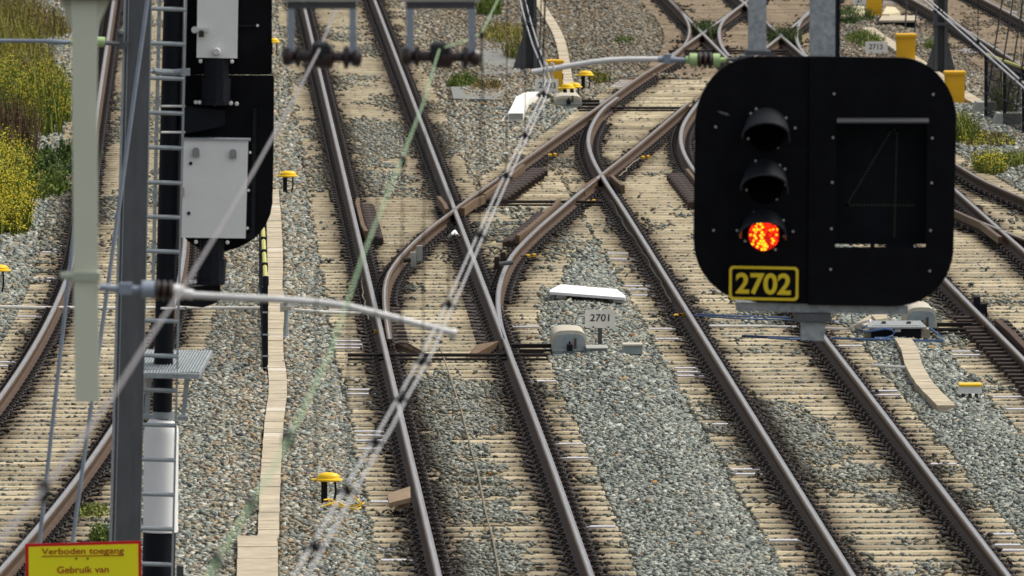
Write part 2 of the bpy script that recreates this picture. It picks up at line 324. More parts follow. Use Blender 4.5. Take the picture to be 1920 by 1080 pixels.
def sleeper_mesh(x0, x1, rails, M, variant=0, pale=0):
    key = (round(x0, 2), round(x1, 2), tuple(round(r, 2) for r in rails), M.name, variant, pale)
    if key in SCACHE: return SCACHE[key]
    vs, fs, st = sleeper_arrays(x0, x1, rails, seed=variant + 11); me = bpy.data.meshes.new('sleeper'); nf = len(fs)
    if pale:
        b = MB(); e = x0 if pale == 1 else x1; w_ = min(.34, abs(rails[0 if pale == 1 else -1] - e) - .2)
        if w_ > .1: b.box((e + (w_ / 2 + .03) * (1 if pale == 1 else -1), 0, .006), (w_, .17, .014)); o_ = len(vs); vs = vs + b.v; st = st + [0] * len(b.v); fs = fs + [tuple(i + o_ for i in f) for f in b.f]
    me.from_pydata(vs, [], fs); me.materials.append(M); me.materials.append(PALE); me.polygons.foreach_set('material_index', [0] * nf + [1] * (len(fs) - nf))
    a = me.attributes.new('stain', 'FLOAT', 'POINT'); a.data.foreach_set('value', st); me.update(); SCACHE[key] = me; return me
TRACKS = []                                # what the ballast needs to know: sleeper rows and rails
def sleepers(track, rows, M=None, limit=100):
    """rows: (y, x0, x1, [rail x...]); the nearest ones each an object, the rest one far row"""
    M = M or M_SLEEP; rows = sorted(rows); rest_v, rest_f, rest_s, fv, ff = [], [], [], [], []
    for k, (y, x0, x1, rs) in enumerate(rows):
        yy = y + random.uniform(-.015, .015)
        if k < limit:
            xc = rs[0] if rs else x0; me = sleeper_mesh(x0 - xc, x1 - xc, [r - xc for r in rs], M, k % 5, (1 if math.sin(y * .9 + x0) + random.uniform(-.9, .9) > .75 else (2 if math.sin(y * .7 + x1 * 2) + random.uniform(-.9, .9) > 1.1 else 0)) if len(rs) == 2 else 0)
            o = bpy.data.objects.new('sleeper', me); link(o, (xc, yy, SZ + random.uniform(-.006, .003)), track)
            if len(rs) <= 4:
                for r in rs: f = bpy.data.objects.new('rail_fastening', FAST_ME); link(f, (r, yy, SZ), o)
        else:
            vs, fs, st = sleeper_arrays(x0, x1, rs, seed=k); o_ = len(rest_v); rest_v += [(p[0], p[1] + yy, p[2] + SZ) for p in vs]; rest_f += [tuple(i + o_ for i in f) for f in fs]; rest_s += st
            for r in rs:
                o_ = len(fv); fv += [(p[0] + r, p[1] + yy, p[2] + SZ) for p in FAST_V]; ff += [tuple(i + o_ for i in f) for f in FAST_F]
    off = WL[track.name]
    for nm, vv, fc, mm, st in (('sleeper', rest_v, rest_f, M, rest_s), ('rail_fastening', fv, ff, M_FAST, None)):
        if not vv: continue
        me = bpy.data.meshes.new(nm); me.from_pydata([(p[0] - off[0], p[1] - off[1], p[2] - off[2]) for p in vv], [], fc); me.materials.append(mm)
        if st: a = me.attributes.new('stain', 'FLOAT', 'POINT'); a.data.foreach_set('value', st)
        o = bpy.data.objects.new(nm, me); link(o, off, track); o['kind'] = 'stuff'
    TRACKS.append(rows)
def near_rails(y, fns, lo, hi):
    out = []
    for fn, a, b in fns:
        if a <= y <= b:
            x = float(fn(y))
            if lo - .02 < x < hi + .02 and all(abs(x - q) > .16 for q in out): out.append(x)
    return out
ys = lambda a, b, ph=0.0: [a + ph + .6 * k for k in range(int((b - a) / .6) + 1)]

# centre track with the long bearers of its turnout
tA = thing('railway_track', (3.15, 108, -.35), 'centre straight track whose turnout blades open beside the white 2701 board', 'railway track')
rail(tA, AL, 98, 245); rail(tA, AR, 138.2, 245)
fA = [(AL, 0, 300), (AR, 138.5, 300), (DR, 0, 172.5), (DL, 140, 172.5)]; rows = []
for y in ys(100, 244):
    x0, x1 = 1.87, 4.42
    if 134 < y < 166.5: x0 = 1.83; x1 = max(4.42, float(DR(y)) + (.52 if y < 150 else .75)); x1 = min(x1, 5.8)
    elif 166.5 <= y < 172: x0, x1 = 1.83, 4.30 if float(DL(y)) > 4.8 else 4.42
    rows.append((y, x0 + random.uniform(-.03, .03), x1 + random.uniform(-.03, .03), near_rails(y, fA, x0, x1)))
sleepers(tA, rows)
rail(tA, DR, 98, 172, name='rail')
# crossover
tD = thing('railway_crossover', (6, 168, -.35), 'diagonal crossover track cutting from the centre track towards the right behind the signal', 'railway crossover')
rail(tD, DL, 138.2, 240, dull=True); rail(tD, DR, 172, 193.5, dull=True)
fD = [(DL, 0, 240), (DR, 0, 193.5), (BL, 170, 195), (BR, 170, 240), (AR, 300, 301)]; rows = []
for y in ys(166.7, 205, .1):
    x0 = max(float(DL(y)) - .55, 4.52); x1 = float(DR(min(y, 193.5))) + .55
    if y < 175: x1 = min(x1, 5.82)
    if y >= 175: x1 = float(BR(y)) + .55
    if y < 167.5: x0 = 5.86 - .9
    if x1 - x0 > .6: rows.append((y, x0, x1, near_rails(y, fD, x0, x1)))
sleepers(tD, rows)
# right of centre
tB = thing('railway_track', (7.13, 108, -.35), 'straight track running under the hanging signal, right of the centre track', 'railway track')
rail(tB, BL, 98, 195.3); rail(tB, BR, 98, 240)
fB = [(BL, 0, 195), (BR, 0, 240), (DR, 160, 175)]
sleepers(tB, [(y, 5.86 + random.uniform(-.03, .03), 8.42 + random.uniform(-.03, .03), near_rails(y, fB, 5.86, 8.42)) for y in ys(100, 174.6, .25)])
# left curve
tC = thing('railway_track', (-1.5, 115, -.35), 'curving track at the left edge passing behind the green post and grey mast', 'railway track')
rail(tC, CLf, 98, 245); rail(tC, CRf, 98, 245)
sleepers(tC, [(y, float(CLf(y)) - .53, float(CRf(y)) + .53, [float(CLf(y)), float(CRf(y))]) for y in ys(104, 244, .4)])
# right side
tE = thing('railway_track', (10.83, 135, -.35), 'track at the right edge with a crossing frog and a bent wing rail', 'railway track')
rail(tE, EL, 118, 245); rail(tE, ER, 118, 245); rail(tE, EDL, 146, 196, dull=True); rail(tE, EDR, 146, 196, dull=True)
fE = [(EL, 0, 300), (ER, 0, 300), (EDL, 140, 192), (EDR, 140, 192)]; rows = []
for y in ys(124, 205, .5):
    x0, x1 = 9.42, 12.15
    if 150 < y < 192: x1 = float(EDR(y)) + .6
    rows.append((y, x0 + random.uniform(-.04, .04), x1, near_rails(y, fE, x0, x1)))
sleepers(tE, rows)
# far crossing
tG = thing('railway_crossing', (10.8, 212, -.35), 'far diamond crossing with slip curves seen over the top of the signal', 'railway crossing')
rail(tG, R3, 210.2, 245, -.001); rail(tG, R4, 210, 240, -.002); rail(tG, R7, 209.5, 240, -.001)
fG = [(EL, 0, 300), (ER, 0, 300), (DL, 0, 240), (BR, 0, 240), (R3, 210, 245), (R4, 210, 240), (R7, 209, 240)]; rows = []
for y in ys(205.6, 244, .5):
    x0 = min(float(DL(y)) - .5, 9.6); x1 = float(BR(y)) + .6; rows.append((y, x0, x1, near_rails(y, fG, x0, x1)))
sleepers(tG, rows, M_SLEEPOLD)
tF = thing('railway_track', (16.1, 205, -.35), 'distant brown track in the top right corner beyond the mast', 'railway track')
rail(tF, FL, 188, 246); rail(tF, FR, 188, 246)
sleepers(tF, [(y, float(FL(y)) - .55, float(FR(y)) + .55, [float(FL(y)), float(FR(y))]) for y in ys(190, 245, .2)], M_SLEEPOLD)

# check rails, wing rails, stretcher bars, slide plates
def bar(track, name, pts, w, h, z, M, ribs=None):
    mb = MB()
    for (a, b) in zip(pts[:-1], pts[1:]):
        dx, dy = b[0] - a[0], b[1] - a[1]; L = math.hypot(dx, dy); n = (-dy / L * w / 2, dx / L * w / 2)
        if ribs: h = .03; n = (n[0] * .3, n[1] * .3)
        p = [(a[0] - n[0], a[1] - n[1]), (b[0] - n[0], b[1] - n[1]), (b[0] + n[0], b[1] + n[1]), (a[0] + n[0], a[1] + n[1])]
        mb.prism([(x, y, z - h) for x, y in p], (0, 0, h))
        if ribs:
            k = 0.15
            while k < L:
                mb.box((a[0] + dx * k / L + ribs[0], a[1] + dy * k / L, z - .045), (ribs[1], .26, .12), bev=.035); k += .6
    return part(name, mb, M, track)
bar(tA, 'check_rail', [(2.53, 158.6), (2.50, 160), (2.50, 165.2), (2.53, 166.3)], .055, .12, .025, M_BROWN)
bar(tA, 'check_rail_chair', [(2.66, 158.6), (2.66, 166.2)], .16, .05, -.06, M_RIB, (0.0, .22))
bar(tD, 'check_rail_chair', [(float(DL(167.2)) + .34, 167.2), (float(DL(174.6)) + .36, 174.6)], .16, .05, -.04, M_RIB, (0.02, .30))
bar(tD, 'check_rail', [(float(DL(167.2)) + .17, 167.2), (float(DL(174.8)) + .13, 174.8)], .055, .12, .02, M_BROWN)
bar(tA, 'check_rail', [(float(DR(157.6)) - .15, 157.6), (float(DR(159)) - .11, 159), (float(DR(164.5)) - .11, 164.5), (float(DR(166)) - .16, 166)], .06, .12, .025, M_BROWN)
bar(tA, 'check_rail_chair', [(float(DR(157.6)) - .27, 157.6), (float(DR(164)) - .25, 164)], .15, .05, -.05, M_RIB, (0, .2))
bar(tB, 'check_rail_chair', [(7.58, 166.4), (7.56, 173.4)], .18, .05, -.04, M_RIB, (0, .28))
bar(tB, 'check_rail', [(7.77, 166.4), (7.75, 173.6)], .055, .12, .02, M_BROWN)
bar(tA, 'wing_rail', [(3.80, 163.9), (3.79, 165.2), (3.74, 167.0)], .06, .12, .004, M_BROWN)
bar(tA, 'wing_rail', [(4.03, 164.1), (4.24, 166.0), (4.45, 167.4)], .06, .12, .004, M_BROWN)
bar(tB, 'wing_rail', [(6.25, 171.4), (6.08, 170.0), (5.97, 168.9)], .06, .12, .004, M_BROWN)
bar(tB, 'wing_rail', [(6.52, 172.2), (6.56, 170.8), (6.60, 169.6)], .06, .12, .004, M_BROWN)
bar(tE, 'wing_rail', [(11.20, 163.6), (11.41, 160.6), (11.45, 157.4)], .06, .10, .004, M_RHEAD)
bar(tE, 'switch_blade', [(10.25, 141.3), (10.27, 139), (10.24, 128)], .08, .10, .0, M_RSIDE)
for t_, x0, x1, yy in ((tA, 1.95, 4.4, 136.9), (tD, 6.75, 8.7, 193.6), (tE, 9.2, 10.3, 141.0), (tG, 9.2, 11.5, 214.0), (tA, 3.95, 6.2, 167.3)):
    part('stretcher_bar', MB().tube([(x0, yy, -.10), (x1, yy - .1, -.10)], .022, 8).tube([(x0, yy - .3, -.13), (x1, yy - .4, -.13)], .016, 8), M_FAST, t_)
for k in range(17):
    part('slide_chair', MB().box((3.83 + .002 * k, 138.6 + .6 * k, SZ + .012), (.46, .2, .03), bev=.008), M_RIB, tA); part('slide_chair', MB().box((2.55, 138.6 + .6 * k, SZ + .012), (.42, .2, .03), bev=.008), M_RIB, tA)
part('blade_bracket', MB().prism([(2.56, 138.3, -.06), (2.70, 138.0, -.03), (2.98, 136.9, -.12), (2.96, 136.9, -.15), (2.56, 138.3, -.15)], (0, .05, 0)).prism([(3.40, 136.8, -.13), (3.56, 137.6, -.03), (3.84, 138.3, -.04), (3.84, 138.3, -.15), (3.40, 136.8, -.15)], (0, .05, 0)), M_BROWN, tA)
for k in range(26):
    part('slide_chair', MB().box((9.93, 128 + .6 * k, SZ + .07), (.26, .09, .06), bev=.01), M_RIB, tE); part('slide_chair', MB().box((10.27, 128 + .6 * k, SZ + .03), (.5, .16, .04), bev=.01), M_RIB, tE)

# ---------------------------------------------------------------- ground and ballast
gm = MB(); gm.add([(-700, -50, -.235), (700, -50, -.235), (700, 2500, -.235), (-700, 2500, -.235)], [(0, 1, 2, 3)])
M_GROUND = mat('ground_gravel', (.055, .05, .04), .95, var=.5, scale=14, col2=(.14, .13, .105), bump=.8)
solo('ground', gm, M_GROUND, 'gravel ground under the whole railway yard', 'ground', kind='structure')

def dnear(x, rows, i):
    d = np.full(len(x), 9.0)
    for k in range(max(len(r[3]) for r in rows)):
        d = np.minimum(d, np.abs(x - np.array([r[3][k] if len(r[3]) > k else 99 for r in rows])[i]))
    return d
def ballast():
    P = []
    for ya, yb, sx, sy in ((103, 130, .056, .085), (130, 155, .062, .10), (155, 190, .078, .14), (190, 246, .095, .20)):
        yv = np.arange(ya, yb, sy); 
        for y in yv:
            xl = (-40 - 350) * y / F - .9; xr = (1960 - 350) * y / F + .9
            x = np.arange(xl, xr, sx); P.append(np.stack([x, np.full_like(x, y), np.full_like(x, sx)], 1))
    P = np.concatenate(P); n = len(P)
    P[:, 0] += RNG.uniform(-.5, .5, n) * P[:, 2]; P[:, 1] += RNG.uniform(-.06, .06, n)
    x, y, sx = P.T
    z = -.165 + .05 * noise2(x * .8, y * .25, 3) + RNG.uniform(-.012, .012, n)
    gap = np.zeros(n, bool); keep = np.ones(n, bool); dr = np.full(n, 9.0)
    nz = .62 * noise2(x * .75, y * .22, 5) + .38 * noise2(x * 2.3, y * .8, 6)
    def reg(x0, x1, y0, y1, val, soft=.35):
        m = np.clip((x - x0) / soft + .5, 0, 1) * np.clip((x1 - x) / soft + .5, 0, 1) * np.clip((y - y0) / 3 + .5, 0, 1) * np.clip((y1 - y) / 3 + .5, 0, 1); return m * val
    cov = np.full(n, .25)
    cov = cov + reg(2.62, 3.42, 95, 125, .29) + reg(2.6, 3.7, 124, 134.5, .12) + reg(1.8, 4.5, 170, 240, .22) + reg(1.8, 4.5, 181, 192, .22) + reg(3.9, 4.5, 95, 126, .14) + reg(1.8, 2.3, 107, 118, .12)
    cov = cov + reg(5.8, 8.5, 118, 134, .10) + reg(5.8, 8.5, 95, 118, .06) + reg(6.3, 7.3, 124, 132, .16) + reg(5.8, 8.5, 140, 168, .10) + reg(9.3, 12.3, 140, 154, .1)
    cov = cov + reg(4.1, 5.3, 158, 168, .22) - reg(-4, 0.5, 95, 150, .20) - reg(1.7, 6.2, 136, 166, .05) - reg(2.6, 4.0, 158, 166, .1)
    cov = cov + reg(-2.3, -1.6, 140, 170, .25) + reg(-4, 1, 155, 240, .12) + reg(4.6, 5.6, 160, 166, .25)
    for rows in TRACKS:
        yr = np.array([r[0] for r in rows]); x0 = np.array([r[1] for r in rows]); x1 = np.array([r[2] for r in rows])
        i = np.clip(np.searchsorted(yr, y), 1, len(yr) - 1); i = np.where(np.abs(yr[i - 1] - y) < np.abs(yr[i] - y), i - 1, i)
        dy = np.abs(yr[i] - y); ins = (x > x0[i] - .02) & (x < x1[i] + .02) & (y > yr[0] - .4) & (y < yr[-1] + .4)
        on = ins & (dy < .15) & (x > x0[i]) & (x < x1[i]); rowr = RNG.normal(0, .085, len(yr)); covd = nz + RNG.normal(0, .05, n) + rowr[i] < cov
        sparse = RNG.random(n) < .007
        gap |= ins; keep &= ~(on & ~covd & ~sparse & ~((dnear(x, rows, i) < .27) & (RNG.random(n) < .30)))
        z = np.where(ins & ~covd, np.where(dy < .15, SZ + .018, SZ - .027 - .003 * (y > 150) + RNG.uniform(-.016, .014, n)), np.where(ins & covd, SZ + .022 + RNG.uniform(-.012, .016, n), z))
        edge = np.minimum(np.abs(x - x0[i]), np.abs(x - x1[i])); sh = (~ins) & (edge < .5) & (y > yr[0]) & (y < yr[-1])
        z = np.where(sh, np.minimum(z, SZ - .03 + edge * .13), z)
        for k in range(max(len(r[3]) for r in rows)):
            rx = np.array([r[3][k] if len(r[3]) > k else 99 for r in rows])
            d = np.where(ins, np.abs(x - np.interp(y, yr, np.where(rx > 50, np.nan, rx)) if not (rx > 50).any() else x - rx[i]), 9.0)
            d = np.where(np.isnan(d), 9, d); dr = np.minimum(dr, d)
            keep &= ~(d < .085); near = d < .24
            keep &= ~((d < .15) & (dy < .11)); z = np.where(near, np.minimum(z, SZ + .022), z)
    for f_, a_, b_ in ((0, 0, 0),): pass
    for t in TROUGHS:
        tx = np.interp(y, t[0], t[1]); keep &= ~((np.abs(x - tx) < t[2] + .01) & (y > t[0][0]) & (y < t[0][-1]))
    P = P[keep]; x, y, sx = P.T; z = z[keep]; dr = dr[keep]; gap = gap[keep]; n = len(P)
    # colours: grey-green stone, tan stone, and rust near the rails
    tan = np.clip(.10 + .5 * np.exp(-((x - .9) / 1.0) ** 2) + .35 * ((x > 4.3) & (x < 6.0) & (y > 166)) + .3 * (y > 195) * (x > 4.2) + .25 * np.clip((y - 150) / 60, 0, 1) + .25 * (noise2(x * .5, y * .12, 9) - .5), 0, .9)
    tan = np.where((x > 8.4) & (y < 160), .05, tan); tan = np.where((x > 4.4) & (x < 5.9) & (y < 150), .07 + .16 * (y > 136), tan)
    G_ = np.array([(.215, .238, .208), (.285, .305, .268), (.14, .155, .142), (.375, .395, .355), (.245, .252, .215), (.18, .203, .182)])
    T_ = np.array([(.33, .29, .21), (.41, .365, .27), (.24, .195, .135), (.47, .445, .375), (.29, .275, .215), (.35, .265, .17)])
    k = RNG.integers(0, 6, n); col = np.where((RNG.random(n) < tan)[:, None], T_[k], G_[k] * 1.12) * RNG.uniform(.74, 1.24, n)[:, None]
    org = RNG.random(n) < .0025; col[org] = (.42, .235, .09)
    dirt = np.clip((y - 196) / 14, 0, 1) * np.clip((x - 4.3) / 1.5, 0, 1); col = col * (1 - dirt * .45)[:, None] + np.array([.10, .062, .035])[None] * (dirt * .45)[:, None]
    intrack = dr < .80; soil_shade = np.where(intrack, .38, 0) * np.clip(1.1 - dr, 0, 1) + np.where(gap & (z < SZ + .004), .20, 0); col = col * (1 - soil_shade)[:, None] + np.array([.11, .085, .052])[None] * soil_shade[:, None]  # track soil; low stones between sleepers also darkened to paint in gap shade
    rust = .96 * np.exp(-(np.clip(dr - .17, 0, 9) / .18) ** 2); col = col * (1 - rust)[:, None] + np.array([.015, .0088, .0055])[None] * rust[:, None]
    # stones: irregular eight- and twelve-cornered lumps
    ph = (1 + 5 ** .5) / 2
    ico = np.array([(-1, ph, 0), (1, ph, 0), (-1, -ph, 0), (1, -ph, 0), (0, -1, ph), (0, 1, ph), (0, -1, -ph), (0, 1, -ph), (ph, 0, -1), (ph, 0, 1), (-ph, 0, -1), (-ph, 0, 1)]) / 1.9
    icof = np.array([(0, 11, 5), (0, 5, 1), (0, 1, 7), (0, 7, 10), (0, 10, 11), (1, 5, 9), (5, 11, 4), (11, 10, 2), (10, 7, 6), (7, 1, 8), (3, 9, 4), (3, 4, 2), (3, 2, 6), (3, 6, 8), (3, 8, 9), (4, 9, 5), (2, 4, 11), (6, 2, 10), (8, 6, 7), (9, 8, 1)])
    octa = np.array([(1, .1, 0), (-1, -.1, .1), (.1, 1, 0), (-.1, -1, -.1), (.15, -.1, .85), (-.1, .1, -.85), (.62, .62, .45)]) * .95
    octf = np.array([(0, 6, 4), (6, 2, 4), (2, 1, 4), (1, 3, 4), (3, 0, 4), (6, 0, 5), (2, 6, 5), (1, 2, 5), (3, 1, 5), (0, 3, 5)])
    V, T, C = [], [], []; vo = 0
    cube = np.array([(-.75, -.8, -.7), (.8, -.7, -.6), (.7, .75, -.75), (-.8, .7, -.6), (-.6, -.65, .7), (.75, -.5, .55), (.5, .7, .75), (-.7, .6, .45)])
    cubf = np.array([(0, 2, 1), (0, 3, 2), (4, 5, 6), (4, 6, 7), (0, 1, 5), (0, 5, 4), (1, 2, 6), (1, 6, 5), (2, 3, 7), (2, 7, 6), (3, 0, 4), (3, 4, 7)])
    hf = RNG.random(n) < .5
    for sel, bv, bf in ((hf, cube, cubf), (~hf, octa, octf)):
        c = np.stack([x, y, z], 1)[sel]; m_ = len(c); nv = len(bv)
        s = sx[sel] * RNG.uniform(.36, .76, m_) * np.where(RNG.random(m_) < .07, 1.5, 1); s = np.minimum(s, np.where(gap[sel], .037, .048))
        q = bv[None] * RNG.uniform(.6, 1.4, (m_, nv, 3)) * np.stack([s * RNG.uniform(.85, 1.5, m_), s * RNG.uniform(.7, 1.2, m_), s * RNG.uniform(.42, .8, m_)], 1)[:, None]
        a, b = RNG.uniform(0, 6.28, m_), RNG.normal(0, .38, m_); ca, sa, cb, sb = np.cos(a), np.sin(a), np.cos(b), np.sin(b)
        q0, q1, q2 = q[..., 0], q[..., 1], q[..., 2]
        r0 = q0 * ca[:, None] - q1 * sa[:, None]; r1 = q0 * sa[:, None] + q1 * ca[:, None]
        r2 = q2 * cb[:, None] + r0 * sb[:, None]; r0 = r0 * cb[:, None] - q2 * sb[:, None]
        q = np.stack([r0, r1, r2], 2) + c[:, None]
        V.append(q.reshape(-1, 3)); T.append((bf[None] + (vo + np.arange(m_) * nv)[:, None, None]).reshape(-1, 3)); vo += m_ * nv
        C.append(np.repeat(col[sel], len(bf), 0))
    V, T, C = np.concatenate(V), np.concatenate(T), np.concatenate(C); me = bpy.data.meshes.new('ballast')
    me.vertices.add(len(V)); me.vertices.foreach_set('co', V.astype(np.float32).ravel()); me.loops.add(len(T) * 3); me.loops.foreach_set('vertex_index', T.astype(np.int32).ravel())
    me.polygons.add(len(T)); me.polygons.foreach_set('loop_start', np.arange(0, len(T) * 3, 3, dtype=np.int32))
    me.update(calc_edges=True)
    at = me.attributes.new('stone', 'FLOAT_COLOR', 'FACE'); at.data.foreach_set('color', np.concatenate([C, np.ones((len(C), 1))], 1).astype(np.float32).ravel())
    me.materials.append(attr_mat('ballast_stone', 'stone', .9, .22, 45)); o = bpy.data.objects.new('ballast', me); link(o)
    tag(o, 'grey, tan and rust stained ballast stones between and around the tracks', 'ballast', kind='stuff'); print('stones', n, 'tris', len(T))
TROUGHS = []

# ---------------------------------------------------------------- cable troughs
def trough(pts, w, label, z=-.095, ll=.5, extra=None):
    a = np.array(sorted(pts)); TROUGHS.append((a[:, 0], a[:, 1], w / 2)); loc = (a[0, 1], a[0, 0], -.2); t = thing('cable_trough', loc, label, 'cable trough', 'concrete cable troughs')
    y = a[0, 0]; ch = MB(); k = 0; cf = curve_x(pts)
    while y < a[-1, 0] - .05:
        x_ = float(cf(y)); xb = float(cf(y + ll)); h = w / 2; jz = random.uniform(-.004, .004); jx = random.uniform(-.003, .003)
        lid = MB().prism([(x_ - h + jx, y + .006, z - .035 + jz), (x_ + h + jx, y + .006, z - .035 + jz), (xb + h + jx, y + ll - .006, z - .035 + jz), (xb - h + jx, y + ll - .006, z - .035 + jz)], (0, 0, .035))
        part('lid', lid, M_CONC if random.random() > .05 else M_CONCL, t)
        ch.prism([(x_ - h * .94, y, -.24), (x_ + h * .94, y, -.24), (xb + h * .94, y + ll, -.24), (xb - h * .94, y + ll, -.24)], (0, 0, z - .038 + .24)); y += ll; k += 1
    part('channel', ch, M_CONC, t); return t
trough([(112.3, .80), (118, .86), (126, .96), (133, 1.065), (137, 1.06), (141, 1.09), (146, 1.155), (149, 1.15), (153, 1.19), (158, 1.225), (166, 1.26), (170, 1.27)], .215, 'long beige concrete cable trough left of the centre track beside the low black fence')
trough([(104.5, .645), (112.1, .69)], .40, 'short wide slab cover of the cable trough at the bottom edge of the photo', z=-.085, ll=.62)
trough([(128.9, 8.76), (132, 8.73), (135, 8.78), (137.8, 8.90), (139, 8.92)], .21, 'short beige cable trough below the black box right of the signal')
trough([(197.5, 6.78), (204, 6.92), (211, 7.10), (217, 7.24), (222, 7.32), (229, 7.36), (240, 7.4)], .19, 'trough running past a yellow cabinet to the top edge, right of the dark mast')
trough([(190.5, 14.0), (196, 13.80), (202, 13.74), (208, 13.72), (215, 13.66), (223.5, 13.60)], .24, 'far cable trough behind the yellow cabinets at the upper right')

# ---------------------------------------------------------------- vegetation
M_LEAF = attr_mat('foliage', 'leaf', .7, .25, 20, trans=0.0)
def clump(name, cx, cy, rx, ry, h, n, cols, label, cat='plant', flowers=None, leaf=.05, lean=.35, group=None, z0=-.19):
    V, Fc, C = [], [], []; rr = random.Random(sum(map(ord, label)) % 9999); subs = [(cx + rx * .75 * rr.uniform(-1, 1), cy + ry * .75 * rr.uniform(-1, 1), rr.uniform(.55, 1.2)) for _ in range(8)] if n > 550 else None
    for k in range(n):
        a, q = rr.uniform(0, 6.28), math.sqrt(rr.random()); bx, by = cx + rx * q * math.cos(a), cy + ry * q * math.sin(a)
        if subs: sx_, sy_, sh_ = subs[rr.randrange(len(subs))]; bx, by = sx_ + (bx - cx) * .45, sy_ + (by - cy) * .45
        else: sh_ = 1.0
        hh = h * (1 - .35 * q * q) * rr.uniform(.35, 1.15) * sh_; c = np.array(cols[rr.randrange(len(cols))]) * rr.uniform(.7, 1.3); ang = rr.uniform(0, 6.28); ln = hh * lean * rr.uniform(.2, 1.2)
        dx, dy = math.cos(ang) * ln, math.sin(ang) * ln; wd = leaf * rr.uniform(.12, .25)
        o = len(V); px, py = math.sin(ang + .4) * wd, -math.cos(ang + .4) * wd
        V += [(bx - px, by - py, z0), (bx + px, by + py, z0), (bx + dx * .4 + px * .8, by + dy * .4 + py * .8, z0 + hh * .6), (bx + dx * .4 - px * .8, by + dy * .4 - py * .8, z0 + hh * .6), (bx + dx, by + dy, z0 + hh)]
        Fc += [(o, o + 1, o + 2, o + 3), (o + 3, o + 2, o + 4)]; C += [c, c]
        for _ in range(rr.randrange(5, 10) if leaf > .04 else (2 if leaf > .02 else 0)):
            t = rr.uniform(.10, 1); p = np.array([bx + dx * t * t + rr.uniform(-.03, .03), by + dy * t * t + rr.uniform(-.03, .03), z0 + hh * t]); s = leaf * rr.uniform(.4, 1.0); u = np.array([rr.gauss(0, 1) for _ in range(3)]); u /= np.linalg.norm(u); w = np.cross(u, [rr.gauss(0, 1) for _ in range(3)]); w /= np.linalg.norm(w)
            o = len(V); V += [tuple(p), tuple(p + u * s * .5 + w * s * .25), tuple(p + u * s), tuple(p + u * s * .5 - w * s * .25)]; Fc.append((o, o + 1, o + 2, o + 3)); C.append(c * rr.uniform(.75, 1.25))
        if flowers and rr.random() < flowers[1]:
            for _ in range(rr.randrange(7, 15)):
                t = rr.uniform(.55, 1.03); p = np.array([bx + dx * t * t + rr.gauss(0, .045), by + dy * t * t + rr.gauss(0, .045), z0 + hh * t]); s = rr.uniform(.007, .016); o = len(V)
                V += [tuple(p + np.array(d) * s) for d in ((1, 0, 0), (-1, 0, 0), (0, 1, 0), (0, -1, 0), (0, 0, .8))]; Fc += [(o, o + 2, o + 4), (o + 2, o + 1, o + 4), (o + 1, o + 3, o + 4), (o + 3, o, o + 4)]; C += [np.array(flowers[0]) * rr.uniform(.8, 1.1)] * 4
    me = bpy.data.meshes.new(name); me.from_pydata([(p[0] - cx, p[1] - cy, p[2] - z0) for p in V], [], Fc); me.materials.append(M_LEAF)
    at = me.attributes.new('leaf', 'FLOAT_COLOR', 'FACE'); at.data.foreach_set('color', np.concatenate([np.clip(C, 0, 1), np.ones((len(C), 1))], 1).astype(np.float32).ravel())
    o = bpy.data.objects.new(name, me); link(o, (cx, cy, z0)); return tag(o, label, cat, group)
GRN = [(.09, .14, .02), (.13, .18, .03), (.06, .10, .018), (.16, .19, .04)]; OLV = [(.22, .225, .025), (.17, .18, .025), (.26, .24, .03)]
BRN = [(.14, .075, .04), (.10, .05, .03), (.19, .12, .06), (.08, .06, .03)]; STR = [(.40, .30, .10), (.32, .25, .09), (.22, .20, .06), (.15, .16, .04)]
YF = ((.60, .50, .015), .8); gr = 'weeds beside the left track'
clump('flowering_weed', -2.78, 161.5, .58, 2.2, 1.15, 1500, GRN + OLV, 'yellow flowering weed bush, lowest and nearest at the left edge', leaf=.075, flowers=YF, group=gr)
clump('flowering_weed', -2.95, 170, .62, 2.6, 1.0, 1200, GRN + OLV, 'yellow flowering weeds at the left edge just below the brown ones', leaf=.075, flowers=(YF[0], .5), group=gr)
clump('brown_weed', -3.0, 178.5, .95, 3.0, 1.0, 1500, BRN + [(.07, .08, .02)], 'reddish brown withered weeds between two yellow flowering clumps', group=gr)
clump('leafy_weed', -2.1, 177.5, .55, 2.6, .42, 620, [(.05, .10, .015), (.085, .13, .02), (.035, .06, .015)], 'dark green leafy weed creeping over the ballast beside the left track', leaf=.09, lean=.9, group=gr)
clump('flowering_weed', -2.9, 191, .85, 4.5, 1.2, 2200, OLV + GRN, 'tall yellow flowering weeds level with the grey rod at the left', leaf=.075, flowers=(YF[0], .38), group=gr)
clump('tall_grass', -3.3, 207, .95, 5.0, 1.15, 2200, STR + OLV + OLV, 'tall straw and olive grass in the top left corner, lower clump', leaf=.05, group=gr)
clump('tall_grass', -3.2, 223, 1.1, 5.0, .9, 1900, STR + OLV + BRN, 'tall brownish grass clump at the very top left', leaf=.05, group=gr)
clump('brown_weed', -3.25, 200, .7, 3.0, .8, 900, BRN + OLV + STR, 'reddish straw weeds between the tall grass and the upper yellow flowers', group=gr)
clump('leafy_weed', -2.35, 170.5, .5, 2.5, .35, 700, GRN, 'low green weed beside the nearest flowering bush on grey ballast', leaf=.08, lean=.8, group=gr)
gt = 'grass tufts on the ballast'
def tuft(px, py, wpx, h, label, cols=GRN, n=160, flowers=None, dep=.9): b = base(px, py); clump('grass_tuft', b[0], b[1], wpx / 2 * b[1] / F, dep, h * 1.25, n, cols, label, 'grass tuft', flowers, .055, .5, gt)
tuft(868, 163, 55, .24, 'bright green grass tuft left of the concrete mast base', n=420)
tuft(915, 168, 60, .16, 'dry brown grass between the green tuft and the mast base', BRN + STR, 320, dep=1.2)
